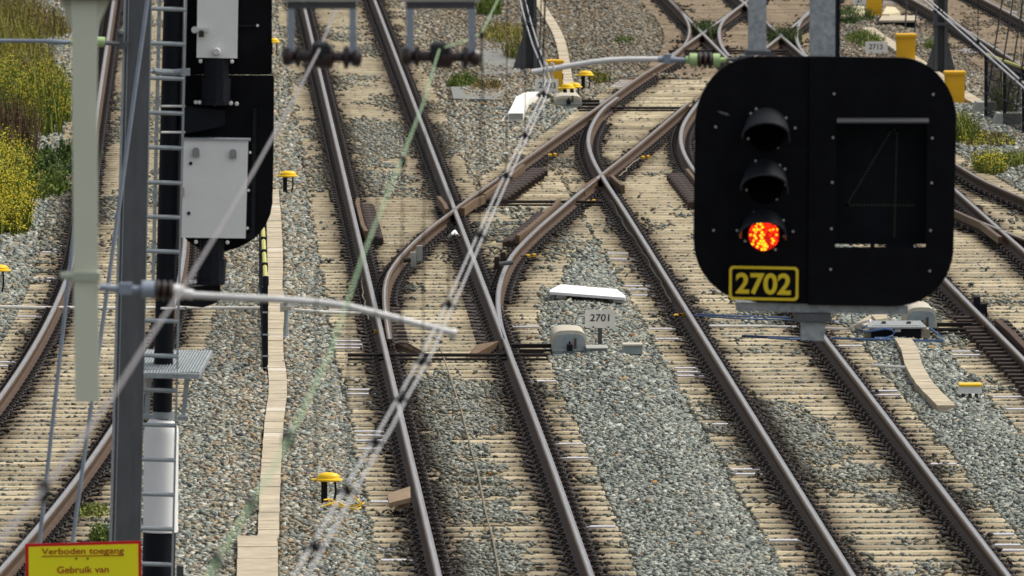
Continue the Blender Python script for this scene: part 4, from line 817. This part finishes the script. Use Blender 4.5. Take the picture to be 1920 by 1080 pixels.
sig('display_case', lambda mb: (plate(mb, [(WX0 - 2, WY0 - 2), (WX1 + 2, WY0 - 2), (WX1, WY1), (WX0 - 4, WY1)], DS + .16, .03), plate(mb, [(WX0 - 6, WY0), (WX0, WY0), (WX0 - 3, WY1), (WX0 - 9, WY1)], DS + .041, .12), plate(mb, [(WX1, WY0), (WX1 + 6, WY0), (WX1 + 3, WY1), (WX1 - 3, WY1)], DS + .041, .12), quadbox(mb, 1632, WY1 - 1, 1640, WYB + 3, DS + .06, .05), quadbox(mb, 1662, WY1 - 1, 1714, WYB + 3, DS + .06, .05)), mat('display_dark', (.006, .0085, .011), .75, var=.2, spec=.1))
sig('display_hood', lambda mb: mb.prism([v(1570, 221, DS - .03), v(1741, 221, DS - .03), v(1742, 228, DS - .19), v(1569, 228, DS - .19)], (0, 0, -.012)), mat('hood_edge', (.055, .057, .065), .55, var=.1))
def four(mb):
    def run(a, b, n):
        for k in range(n + 1):
            p = v(a[0] + (b[0] - a[0]) * k / n, a[1] + (b[1] - a[1]) * k / n, DS + .152); mb.lathe(p, [(.008, 0), (.007, .004)], 6, axis='y')
    run((1672, 243), (1588, 384), 27); run((1588, 384), (1713, 385), 19); run((1682, 244), (1677, 443), 33); run((1672, 243), (1682, 244), 2)
sig('dotted_numeral', four, mat('unlit_lamp', (.040, .033, .021), .6, var=.1))
BOLTS = [(1564, 176), (1750, 177), (1562, 258), (1748, 259), (1560.5, 342), (1747, 343), (1559, 429), (1745, 432), (1557.5, 505), (1743.5, 508), (1408, 213), (1418, 204), (1463, 215), (1474, 221), (1491, 240), (1403, 260), (1458, 276), (1342, 238), (1410, 312), (1417, 302), (1462, 310), (1472, 317), (1473, 347), (1400, 356), (1456, 373), (1408, 407), (1414, 398), (1460, 408), (1469, 413), (1487, 434), (1382, 432), (1397, 452), (1454, 468), (1470, 443), (1338, 432)]
for x, y in BOLTS: sig('bolt', lambda mb: mb.lathe(v(x, y, DS - (.03 if x > 1520 else .012)), [(.010, 0), (.010, .012)], 8, axis='y'), mat('bolt_zinc', (.42, .42, .40), .45, .5, var=.2, scale=30))
for k, (cx, cy) in enumerate(((1437, 248), (1434, 345), (1432, 438))):
    h = MB(); n = 16
    top = [v(cx + 42 * math.cos(R_(a)), cy - 3 - 44 * math.sin(R_(a)), DS - .001) for a in np.linspace(-12, 192, n)]
    fr = [v(cx - 1 + 46 * math.cos(R_(a)), cy + 7 - 26 * math.sin(R_(a)) + (8 if a < 10 else 0), DS - .30) for a in np.linspace(-6, 186, n)]
    if k == 2: fr = [v(cx - 2 + 46 * math.cos(R_(a)), cy + 3 - 26 * math.sin(R_(a)) + (4 if a < 10 else 0), DS - .30) for a in np.linspace(-6, 186, n)]
    ti = [(p[0] + (v(cx, cy, DS)[0] - p[0]) * .05, p[1], p[2] - .012) for p in top]; fi = [(p[0] + (v(cx, cy, DS)[0] - p[0]) * .05, p[1], p[2] - .012) for p in fr]
    h.add(top + fr + ti + fi, [(i, i + 1, n + i + 1, n + i) for i in range(n - 1)] + [(2 * n + i, 3 * n + i, 3 * n + i + 1, 2 * n + i + 1) for i in range(n - 1)] + [(n + i, n + i + 1, 3 * n + i + 1, 3 * n + i) for i in range(n - 1)])
    part('visor', h, mat('visor_black', (.013, .015, .021), .5, var=.15, spec=.35), t, True)
    lens = MB(); c_ = v(cx, cy + 3, DS - .004); lens.lathe((c_[0], DS - .012, c_[2]), [(.132 if k < 2 else .114, 0), (.132 if k < 2 else .114, .010)], 24, axis='y')
    lo = part('lamp', lens, M_VOID if k < 2 else mat('red_lens', (.10, .004, .003), .4, emit=((1, .012, .004), .45)), t, label=None if k < 2 else 'lit red lamp')
    if k == 2:
        for nm, MM, prob in (('light_diode', mat('diode_red', (.5, .01, .0), .4, emit=((1, .025, .004), 1.5)), 0), ('light_diode', mat('diode_amber', (.6, .3, .0), .4, emit=((1, .34, .01), 2.6)), 1)):
            dm = MB(); rr = random.Random(4)
            for i in range(-6, 7):
                for j in range(-6, 7):
                    x, y = (i + .5 * (j % 2)) * .0235, j * .0205; hot = rr.random() < .30 + .25 * ((x < 0) or (y < -.04)); q = x * x + y * y < .104 ** 2
                    if q and hot == bool(prob): dm.lathe((c_[0] + x + rr.uniform(-.002, .002), DS - .022, c_[2] + y + rr.uniform(-.002, .002)), [(.002, -.007), (.0085, -.003), (.0098, .004)], 8, axis='y')
            part(nm, dm, MM, lo)
def numplate(mb): plate(mb, [(1367, 498), (1497, 501), (1495, 565), (1366, 561)], DS - .04, .012)
np_ = sig('number_plate', numplate, M_BLACK)
fr = MB()
q0 = rrect(1367, 499.5, 1497, 563, 8, 4); q1 = rrect(1372, 504.5, 1492, 558, 5, 4); n = len(q0); sk = lambda p: (p[0] - (p[1] - 530) * .01, p[1] + (p[0] - 1430) * .018)
fr.add([v(*sk(p), DS - .05) for p in q0] + [v(*sk(p), DS - .05) for p in q1], [(i, (i + 1) % n, n + (i + 1) % n, n + i) for i in range(n)]); part('border', fr, M_PLATEY, np_)
tx = MB(); text(tx, '2702', [(1380, 511), (1484, 513), (1482.5, 554), (1379, 551)], DS - .052, bold=.028); part('number', tx, M_PLATEY, np_)
sig('bottom_beam', lambda mb: plate(mb, [(1380, 566), (1702, 573), (1702, 590), (1381, 583)], DS + .055, .12), M_GALV)
sig('flange', lambda mb: (plate(mb, [(1490, 588), (1559, 589), (1559, 604), (1491, 603)], DS + .02, .20),), M_GALVD)
sig('socket', lambda mb: plate(mb, [(1503, 604), (1548, 605), (1545, 639), (1503, 638)], DS + .06, .13), M_GALV)
def posts(mb): plate(mb, [(1405, -320), (1437, -320), (1437, 103), (1404, 102)], DS + .055, .14)
sig('hanger_post', posts, M_GALV)
sig('hanger_post', lambda mb: plate(mb, [(1522, -320), (1567, -320), (1566, 107), (1520, 106)], DS + .055, .18), M_GALV)
sig('post_shaded_side', lambda mb: plate(mb, [(1567.6, -320), (1576, -320), (1575, 108), (1567, 108)], DS + .07, .14), M_BLACK2)  # dark side of the right post, its shade built as a black strip
sig('hanger_flange', lambda mb: plate(mb, [(1398, 95), (1446, 96), (1446, 104.5), (1398, 104)], DS + .052, .20), M_GALVD)

# right registration arm
def spool(mb, p0, p1, n, r_in, r_out, mi=0, flat_=.35):
    a, b_ = Vector(p0), Vector(p1); pts, rs = [], []
    for k in range(n * 4 + 1):
        pts.append(a.lerp(b_, k / (n * 4))); rs.append((r_in, r_out * .9, r_out, r_out * .9)[k % 4] if 0 < k < n * 4 else r_in)
    mb.tube(pts, rs, 14, mi)
DA = 84.0; t = thing('registration_arm', v(1400, 110, DA), 'pale tubular registration arm with green ended insulator left of the hanging signal', 'registration arm')
part('tube', MB().tube([v(997, 135.5, DA), v(1030, 130, DA), v(1070, 123, DA), v(1110, 116.5, DA), v(1145, 112.5, DA), v(1180, 111, DA), v(1238, 111, DA)], .021, 12), M_ALU, t, True)
part('sleeve', MB().tube([v(1234, 111, DA), v(1268, 112, DA)], .026, 10).tube([v(1264, 112, DA), v(1290, 112.5, DA)], .019, 10).box(v(1251, 110, DA), (.05, .09, .07)), M_STEELB, t, True)
part('insulator_cap', MB().tube([v(1286, 112.5, DA), v(1294, 112.5, DA)], .03, 12).tube([v(1293, 112.5, DA), v(1307, 112.5, DA)], .051, 16), M_INSG, t, True); part('insulator_cap', MB().tube([v(1337, 113, DA), v(1350, 113, DA)], .051, 16).tube([v(1349, 113, DA), v(1362, 112, DA)], .02, 10), M_INSG, t, True)
im = MB(); spool(im, v(1307, 112.5, DA), v(1337, 113, DA), 3, .032, .062); part('insulator', im, M_INSB, t, True)
part('shackle', MB().tube([v(1360, 112, DA), v(1388, 110, DA)], .014, 8).tube([v(1386, 109, DA), v(1408, 107, DA)], .03, 10).box(v(1402, 110, DA - .05), (.10, .12, .05)), M_GALVD, t)
for x in (1022, 1034): part('hook', MB().tube([v(x - 2, 122, DA - .03), v(x + 1, 118, DA - .03), v(x + 4, 121, DA - .03), v(x + 4, 132, DA - .03), v(x + 1, 140, DA), v(x + 2, 148, DA)], .008, 6), M_ALU, t)

# ---------------------------------------------------------------- pale green drop post with its arm
DG = 60.0; t = thing('drop_post', v(160, 752, DG), 'pale green post hanging from above in front of the curving left track', 'drop post')
mb = MB(); plate(mb, [(134.5, -260), (182, -260), (182, 200), (184, 540), (187, 753), (141, 753), (138, 540), (135, 200)], DG, .13); part('post', mb, M_GREENP, t)
mb = MB(); plate(mb, [(113, 0), (134, 0), (134, 60)], DG + .05, .03); plate(mb, [(183, 50), (183, 0), (206, 0)], DG + .05, .03); part('gusset', mb, M_GREENP, t)
mb = MB(); plate(mb, [(100, -22), (222, -22), (222, 0), (100, 0)], DG - .05, .24); part('head_plate', mb, M_GALVD, t)
mb = MB(); plate(mb, [(136, 511), (188, 511), (188, 527), (136, 527)], DG - .02, .17); mb.tube([v(113, 517, DG), v(140, 517, DG)], .022, 8); part('clamp_band', mb, mat('band_green', (.44, .48, .39), .6, var=.05), t)
t = thing('registration_arm', v(190, 540, DG), 'blurred pale registration arm from the green post over the centre track', 'registration arm')
part('sleeve', MB().tube([v(186, 538, DG), v(230, 543, DG), v(268, 543, DG)], .022, 10).tube([v(266, 543, DG), v(290, 543, DG)], .05, 14).box(v(236, 541, DG), (.07, .07, .06)), M_STEELB, t, True)
im = MB(); spool(im, v(289, 544, DG), v(326, 546, DG), 3, .035, .058); part('insulator', im, M_INSB, t, True)
part('tube', MB().tube([v(325, 546, DG), v(345, 549, DG)], .04, 12).tube([v(343, 550, DG), v(362, 553, DG)], .028, 12).tube([v(360, 553, DG), v(440, 557.5, DG), v(520, 561, DG), v(600, 567, DG), v(650, 574, DG), v(720, 591, DG), v(790, 609, DG), v(848, 624, DG)], .019, 12).tube([v(846, 623.5, DG), v(855, 626, DG)], .026, 10), M_ALU, t, True)

# ---------------------------------------------------------------- grey mast, its stays and rod
DM = 94.0
t = thing('catenary_mast', v(235, 1100, DM), 'grey steel mast at the left rising behind the yellow warning sign', 'mast')
mb = MB(); zt = -300; e = lambda y: (232 - .027 * y, 283 - .0195 * y)
def strip(u0, u1, y0, y1): a0, b0 = e(y0); a1, b1 = e(y1); return [(a0 + (b0 - a0) * u0, y0), (a0 + (b0 - a0) * u1, y0), (a1 + (b1 - a1) * u1, y1), (a1 + (b1 - a1) * u0, y1)]
plate(mb, strip(.09, 1, -300, 1500), DM, .20); part('web', mb, M_GALVD, t)
mb = MB(); plate(mb, strip(0, .085, -300, 1500), DM - .012, .225); plate(mb, strip(.17, .20, -300, 1500), DM - .006, .006); part('flange', mb, M_GALVL, t)
t = thing('pull_rod', v(225, 82, DM - .1), 'thin grey horizontal rod from the left edge to the mast, behind the green post', 'pull rod')
part('rod', MB().tube([v(-120, 75, DM - .15), v(85, 77, DM - .15), v(92, 78, DM - .15), v(112, 79, DM - .15), v(134, 80, DM - .15)], [.017, .017, .027, .022, .018], 10), M_STEELB, t, True)
part('insulator_cap', MB().tube([v(132, 80, DM - .15), v(145, 80, DM - .15)], .03, 12), M_INSG, t, True); part('insulator_cap', MB().tube([v(182, 78, DM - .15), v(197, 79, DM - .15)], .042, 12), M_INSG, t, True)
im = MB(); spool(im, v(145, 80, DM - .15), v(183, 78, DM - .15), 3, .03, .055); part('insulator', im, M_INSB, t, True)
part('shackle', MB().tube([v(196, 80, DM - .15), v(222, 82, DM - .12)], .02, 8).box(v(226, 74, DM - .06), (.05, .08, .16)).tube([v(222, 60, DM - .1), v(230, 64, DM - .1)], .035, 8).box(v(232, 84, DM - .06), (.08, .06, .05)), M_GALVD, t)
DY = 91.5
for a, c_, lab in (((278, -10), (135, 1022), 'blue grey stay rod crossing in front of the grey mast'), ((188, -10), (73, 1024), 'blue grey stay rod left of the green post')):
    a, c_ = np.array(a), np.array(c_); e0 = v(*(c_ + (c_ - a) * .55), DY); e1 = v(*(a - (c_ - a) * .2), DY); solo('stay_rod', MB().tube([e0, e1], .017, 8), M_STEELB, lab, 'stay rod', 'stay rods by the grey mast', loc=e0)

# ---------------------------------------------------------------- left signal seen from behind
DL_ = 98.0; t = thing('railway_signal', v(300, 1200, DL_), 'black signal seen from behind with grey-white boxes, ladder and platform', 'signal')
def sp_(name, fn, M, smooth=False): mb = MB(); fn(mb); return part(name, mb, M, t, smooth)
sp_('background_plate', lambda mb: (plate(mb, [(347, -230), (510, -230), (510, 140), (347, 140)], DL_ + .06, .03), plate(mb, [(346, 140.5), (514, 141.5), (513, 290), (511, 380), (507, 402), (498, 422), (484, 441), (466, 455), (445, 465), (420, 472), (395, 473), (372, 465), (352, 452), (342, 440)], DL_ + .03, .04)), M_BLACK)
pole = lambda y: 325 - .027 * y
sp_('pole', lambda mb: mb.tube([v(pole(-240), -240, DL_ - .02), v(pole(500), 500, DL_ - .02), v(pole(786), 784, DL_ - .02)], .085, 16), M_BLACK2, True)
sp_('white_sleeve', lambda mb: mb.tube([v(301, 997, DL_ - .02), v(302, 830, DL_ - .02), v(302.5, 812, DL_ - .02), v(303, 802, DL_ - .02), v(303.3, 794, DL_ - .02), v(303.6, 788.5, DL_ - .02), v(304, 785.5, DL_ - .02)], [.153, .153, .153, .147, .132, .11, .085], 22), M_WHITE, True)
sp_('pole_base', lambda mb: mb.tube([v(299, 998, DL_ - .02), v(291, 1330, DL_ - .02)], .144, 20), M_BLACK2, True)
sp_('pole_collar', lambda mb: mb.tube([v(306, 772, DL_ - .02), v(305.5, 784, DL_ - .02)], .10, 18), M_GALVL, True)
lx0 = lambda y: 281.5 - .0185 * y; lx1 = lambda y: 348.5 - .0238 * y; DLad = DL_ - .42
lad = t
sp_('ladder_stile', lambda mb: plate(mb, [(lx0(-240) - 3.5, -240), (lx0(-240) + 4.5, -240), (lx0(1330) + 1, 1330), (lx0(1330) - 2.5, 1330)], DLad, .03), M_GALVL)
sp_('ladder_stile', lambda mb: plate(mb, [(lx1(-240) - 2, -240), (lx1(-240) + 2.5, -240), (lx1(1330) + 2, 1330), (lx1(1330) - 2, 1330)], DLad, .03), M_GALVL)
sp_('rear_stile', lambda mb: plate(mb, [(296 + 5, -240), (303 + 5, -240), (290, 560), (283, 560)], DL_ - .2, .03), M_GALV)
for y in [17 - 65 * k for k in (3, 2, 1)] + [17, 82, 147, 212, 277, 342.5, 407, 471.5, 536, 601.5, 667, 732, 797, 862, 927, 991.5, 1058, 1123, 1188]:
    sp_('rung', lambda mb: mb.tube([v(lx0(y), y - 1, DLad + .012), v(lx1(y), y + 1, DLad + .012)], .019, 8), M_GALVL, True)
def jbox(name, x0, y0, x1, y1, tilt=-3):
    return sp_(name, lambda mb: plate(mb, [(x0 + .012 * 0, y0), (x1, y0 + 1.5), (x1 + tilt, y1 + 1.5), (x0 + tilt, y1)], DL_ - .17, .19), M_BOXW)
j1 = jbox('upper_box', 371.5, -90, 448, 108, -3); j2 = jbox('lower_box', 343, 262, 465.5, 445.5, -5)
def sub(name, fn, M, par, smooth=False): mb = MB(); fn(mb); return part(name, mb, M, par, smooth)
sub('lid_rim', lambda mb: (plate(mb, [(341, 259), (470, 261), (470, 264.5), (341, 262.5)], DL_ - .185, .22),), M_GALVL, j2)
for x, y in ((367.5, 285), (437, 288)): sub('vent', lambda mb: (plate(mb, [(x - 6.5, y + 9), (x - 6.5, y - 3), (x - 3.5, y - 8), (x + 3.5, y - 8), (x + 6.5, y - 3), (x + 6.5, y + 9)], DL_ - .20, .03),), mat('vent_grey', (.26, .27, .27), .6, var=.1), j2)
for x, y in ((357.5, 306.5), (354, 400)): sub('plug', lambda mb: mb.lathe(v(x, y, DL_ - .178), [(.016, 0), (.016, .01)], 10, axis='y'), M_INK, j2)
sub('latch', lambda mb: (mb.box(v(342.5, 360, DL_ - .19), (.03, .05, .08)),), M_PMT, j2)
sub('hasp', lambda mb: (mb.box(v(381, 56, DL_ - .20), (.10, .04, .035)), mb.lathe(v(365, 56, DL_ - .21), [(.03, 0), (.03, .03)], 10, axis='y')), M_ALU, j1)
sub('padlock', lambda mb: (mb.box(v(377.5, 63, DL_ - .23), (.045, .04, .06), bev=.01),), mat('padlock_brass', (.05, .045, .025), .4, .5, var=.1), j1)
sub('knob', lambda mb: (mb.lathe(v(406, 97, DL_ - .24), [(.028, 0), (.036, .02), (.036, .07)], 14, axis='y'),), M_ALU, j1)
for ya, yb, xc in ((110, 196, 406), (449, 533, 397.5)):
    sp_('lamp_housing', lambda mb: (mb.tube([v(xc, ya, DL_ - .08), v(xc - .5, ya + 36, DL_ - .08)], .108, 12), mb.tube([v(xc - .5, ya + 36, DL_ - .08), v(xc - 2, yb - 8, DL_ - .08)], .128, 12), mb.tube([v(xc - 2, yb - 8, DL_ - .08), v(xc - 2, yb, DL_ - .08)], .15, 12)), M_BLACK2)
    for x, y in ((xc - 39, yb - 4), (xc - 32, yb - 4), (xc - 3, yb - 1), (xc + 27, yb - 2), (xc + 38, yb - 1), (xc - 30, ya + 5), (xc + 29, ya + 6)): sp_('housing_bolt', lambda mb: mb.lathe(v(x, y, DL_ - .21), [(.014, 0), (.018, .02), (.018, .03)], 8, axis='y'), M_ALU)
sp_('bracket_arm', lambda mb: (plate(mb, [(337, 197), (352, 200), (422, 207), (422, 232), (412, 238), (352, 250), (337, 250)], DL_ - .10, .14),), M_BLACK2)
sp_('bracket_arm', lambda mb: (plate(mb, [(333, 540), (413, 535), (413, 562), (400, 570), (380, 577), (333, 572)], DL_ - .10, .14),), M_BLACK2)
sp_('stiffener', lambda mb: (plate(mb, [(474, 203), (481, 203), (478, 448), (462, 450), (462, 440), (471, 436)], DL_ + .012, .015), plate(mb, [(446, 47), (483, 47), (483, 50), (446, 50)], DL_ + .03, .03), [mb.lathe(v(x, y, DL_ + .005), [(.012, 0), (.012, .02)], 8, axis='y') for x, y in ((482, 48), (478, 215), (476, 262), (469, 286), (467, 357), (472, 375), (465, 428), (470, 431))]), M_BLACK2)
for x, y in ((469, 286), (466, 357), (464, 428), (483, 48)): sp_('plate_bolt', lambda mb: mb.lathe(v(x, y, DL_ - .02), [(.012, 0), (.012, .03)], 8, axis='y'), M_ALU)
for y in (199, 248, 578): sp_('clamp_rod', lambda mb: mb.tube([v(302, y, DL_ - .3), v(346, y, DL_ - .12)], .011, 6), M_ALU)
sp_('pole_clamp', lambda mb: (mb.tube([v(277, 135, DL_ - .33), v(286, 132, DL_ - .3)], .018, 8), mb.tube([v(286, 132, DL_ - .3), v(300, 135, DL_ - .25), v(325, 136, DL_ - .22), v(355, 134, DL_ - .25)], .03, 10), mb.box(v(348, 135, DL_ - .28), (.08, .06, .06))), M_GALVL)
# platform with grating
zf = 700; pf = [v(248, 698, DL_ - .62), v(371, 701, DL_ - .62)]; zt_ = pf[0][2]; x0, x1 = pf[0][0], pf[1][0]; yb_ = DL_ + 2.0
def grate(mb):
    wid = x1 - x0; dep = 1.1; y0 = DL_ - .62
    for k in range(27): u = k / 26; mb.box((x0 + wid * u + .05, y0 + dep / 2, zt_), (.006, dep, .03))
    for k in range(14): mb.box((x0 + wid / 2 + .05, y0 + dep * k / 13, zt_ - .003), (wid, .008, .025))
sp_('platform_frame', lambda mb: (plate(mb, [(247, 699), (372, 702), (370, 711), (247, 708)], DL_ - .63, .012), plate(mb, [(276, 655), (396, 658), (396, 662), (276, 659)], DL_ + .9, .012), mb.prism([v(372, 702, DL_ - .63), v(396, 657, DL_ + .9), v(396, 665, DL_ + .9), v(371, 711, DL_ - .63)], (.012, 0, 0)), mb.prism([v(247, 699, DL_ - .63), v(276, 655, DL_ + .9), v(276, 661, DL_ + .9), v(247, 708, DL_ - .63)], (.012, 0, 0)), [mb.tube([v(249 + 123 * k / 22, 698, DL_ - .60), v(278 + 117 * k / 22, 657, DL_ + .88)], .007, 4) for k in range(23)], [mb.tube([v(249 + 28 * k / 16, 698 - 41 * k / 16, DL_ - .60 + 1.48 * k / 16), v(371 + 25 * k / 16, 701 - 41 * k / 16, DL_ - .60 + 1.48 * k / 16)], .007, 4) for k in range(17)]), M_GALVL)
sp_('platform_strut', lambda mb: (plate(mb, [(346, 709), (356, 709), (347, 788), (339, 788)], DL_ - .3, .04), mb.box(v(343, 784, DL_ - .3), (.09, .08, .04))), M_GALVL); sp_('platform_strut', lambda mb: (plate(mb, [(274, 709), (285, 709), (279, 785), (270, 785)], DL_ - .3, .04), mb.box(v(276, 781, DL_ - .3), (.1, .08, .04))), M_GALVL)
for x in (262, 269, 329, 336): sp_('platform_bolt', lambda mb: mb.lathe(v(x, 700, DL_ - .66), [(.013, 0), (.013, .02)], 8, axis='y'), M_ALU)
sp_('foot_box', lambda mb: plate(mb, [(331, 1060), (344, 1062), (345, 1120), (331, 1120)], DL_ - .05, .15), M_MASTD)

# ---------------------------------------------------------------- warning sign
DW = 90.0; t = thing('warning_sign', v(156, 1250, DW), 'yellow warning sign with red border reading Verboden toegang, cut by the bottom edge', 'warning sign')
mb = MB(); plate(mb, [(47, 1020), (265, 1014), (267, 1200), (49, 1206)], DW, .012); pn = part('panel', mb, M_RED, t)
mb = MB(); plate(mb, [(53.5, 1025.5), (259, 1019.7), (261, 1194), (55, 1200)], DW - .004, .003); part('face', mb, M_SIGNY, pn)
tx = MB(); text(tx, 'Verboden toegang', [(78, 1028.5), (233, 1026), (232, 1041.5), (78, 1043)], DW - .009, bold=.012); plate(tx, [(79, 1042.5), (232, 1040.5), (232, 1042), (79, 1044)], DW - .009, .004); part('lettering', tx, M_MAROON, pn)
tx = MB(); text(tx, 'Gebruik van', [(107, 1062), (204, 1061), (204, 1073.5), (107, 1075)], DW - .009, bold=.012); part('lettering', tx, M_MAROON, pn)
for x in (143, 164.5): part('rivet', MB().lathe(v(x, 1047.3, DW - .012), [(.008, 0), (.008, .008)], 8, axis='y'), M_INK, pn)
a, c_ = v(150, 1420, DW + .06), v(150, 1040, DW + .06); part('post', MB().tube([a, c_], .035, 10), M_GALVL, t)

# ---------------------------------------------------------------- hanging insulator brackets and overhead wires
DU = 64.0
def hanger(xl, xr, label):
    t = thing('insulator_hanger', v((xl + xr) / 2, 3, DU), label, 'insulator hanger', 'insulator hangers at the top edge'); w = 13
    part('frame', MB().prism([v(xl, 4, DU), v(xr + w, 4, DU), v(xr + w, 17, DU), v(xl, 17, DU)], (0, .08, 0)), M_MASTD, t)
    for x in (xl, xr):
        mb = MB(); plate(mb, [(x, 17), (x + w, 17), (x + w + .5, 120), (x + .5, 120)], DU - .03, .012); part('strap', mb, M_STEELB, t)
    mb = MB(); a, b_ = xl - 11, xr + w + 11; pts, rs = [], []
    for px, r in ((a, .02), (a + 3, .05), (a + 14, .058), (a + 25, .036), (a + 28, .06), (a + 34, .063), (a + 37, .03), (a + 56, .03), (a + 59, .055), (a + 66, .066), (a + 84, .066), (a + 92, .072), (a + 96, .06), (a + 99, .028), (a + 114, .028), (a + 118, .066), (a + 124, .068), (a + 128, .038), (a + 140, .056), (b_ - 3, .045), (b_, .02)): pts.append(v(px, 105 + (px - a) * .02, DU)); rs.append(r)
    mb.tube(pts, rs, 14); part('insulator', mb, M_INSB, t, True)
    mb = MB(); plate(mb, [(xl - 8, -170), (xr + w + 8, -170), (xr + w + 8, 2.5), (xl - 8, 2.5)], DU - .02, .14); part('head_beam', mb, mat('beam_grey', (.36, .37, .33), .6, var=.08), t)
    mb = MB(); c_ = v((xl + xr) / 2 + 3, 88, DU - .02); mb.box(c_, (.10, .12, .06), bev=.02); part('wire_clamp', mb, M_CLAMP, t)
hanger(539, 655, 'left insulator hanger at the top edge carrying the grey wire'); hanger(762, 878, 'right insulator hanger at the top edge carrying the green wire')
def line3(pts, z): return [g(x, y, z) for x, y in pts]
zU = v(600, 92, DU)[2] + .03
def wire(name, pts, z, r, M, label, cat='overhead wire', group=None, clamps=()):
    t = thing(name, g(*pts[0], z), label, cat, group); part('wire', MB().tube(line3(pts, z), r, 8), M, t)
    for px, py, s in clamps: c_ = g(px, py, z); part('clamp', MB().box((c_[0], c_[1], c_[2]), (.028 * s, .07, .035 * s), bev=.01).lathe((c_[0], c_[1], c_[2] - .02 * s), [(.008 * s, -.01), (.016 * s, .01), (.008 * s, .03)], 8), M_CLAMP, t)
    return t
wire('support_wire', [(634, 10), (600, 90), (555, 178), (475, 322), (410, 432), (350, 530), (275, 642), (215, 737), (155, 820), (82, 917), (15, 995), (-200, 1240)], zU, .0062, M_WIREA, 'blurred grey overhead wire sagging from the left hanger to the lower left', clamps=((82, 917, 1.6), (601, 92, 2.0)))
wire('support_wire', [(945, -22), (933, 0), (903, 62), (868, 78), (824, 92), (812, 130), (795, 190), (768, 260), (738, 335), (708, 410), (680, 480), (650, 570), (615, 670), (580, 745), (542, 822), (505, 890), (462, 960), (405, 1055), (300, 1230)], zU, .0046, M_WIREG, 'blurred green overhead wire sagging from the right hanger towards the bottom', clamps=((824, 92, 2.0), (903, 64, .9), (755, 300, 1.2), (540, 822, 1.3), (470, 945, 1.2), (405, 1050, 1.3)))
ZC = 6.0
def contact(label, wa, wb, z, r, clamps, drop, M=M_WIREC):
    t = thing('contact_line', g(*wa[0], z), label, 'contact line', 'overhead contact lines')
    for w_ in (wa, wb): part('contact_wire', MB().tube(line3(w_, z), r, 8), M, t)
    for (xa, xb, y) in clamps:
        a, b_ = g(xa, y, z), g(xb, y + 2, z); mb = MB().tube([(a[0] - .02, a[1], a[2]), (b_[0] + .02, b_[1], b_[2])], .009, 6); mid = ((a[0] + b_[0]) / 2, (a[1] + b_[1]) / 2, z)
        for q in (a, b_): mb.box(q, (.021, .045, .032), bev=.006)
        mb.box((mid[0], mid[1], mid[2] + .012), (.028, .035, .045), bev=.008); part('clamp', mb, M_CLAMP, t)
        if drop: part('dropper', MB().tube([(mid[0], mid[1], mid[2] + .03), (mid[0] + .01, mid[1] + .02, mid[2] + drop)], .0035, 5), M_CLAMP, t)
W1 = [(972, -12), (985, 40), (999, 85), (1017, 128), (1023, 152), (1015, 182), (980, 256), (945, 330), (895, 441), (852, 537), (830, 585), (790, 668), (748, 742), (712, 806), (690, 842), (645, 920), (580, 1030), (520, 1130)]
W2 = [(982, -12), (995, 40), (1009, 85), (1024, 124), (1032, 150), (1022, 186), (988, 260), (954, 334), (905, 445), (865, 540), (843, 588), (806, 670), (765, 742), (732, 806), (707, 846), (666, 920), (604, 1030), (548, 1130)]
contact('twin pale contact wires zigzagging from the top over the centre track to the bottom', W1, W2, ZC, .0055, ((984, 1000, 47), (1012, 1026, 178), (979, 990, 256), (942, 955, 332), (893, 906, 444), (834, 848, 573), (785, 801, 680), (742, 762, 751), (695, 713, 832), (641, 661, 922), (580, 600, 1028)), 1.15)
contact('twin dark-edged contact wires at the top right in front of the far mast', [(1716, -14), (1757, 21), (1826, 82), (1905, 152), (1990, 226)], [(1726, -14), (1765, 20), (1836, 80), (1913, 150), (1998, 224)], 5.5, .0085, ((1753, 1768, 21), (1826, 1841, 80), (1906, 1922, 152)), 1.2)
solo('dropper_wire', MB().tube([g(903, 66, zU), (g(903, 66, zU)[0] + .02, g(903, 66, zU)[1], zU - .75)], .004, 5), M_CLAMP, 'thin dark dropper hanging from the green wire left of the mast', 'dropper wire')
solo('dropper_wire', MB().tube([v(1015, -20, 86), v(1013, 60, 86), v(1009, 130, 86)], .005, 5).tube([v(1024, -20, 86), v(1020, 60, 86), v(1016, 120, 86)], .005, 5), M_CLAMP, 'pair of thin dark wires dropping to the tip of the right registration arm', 'dropper wire')

ballast()
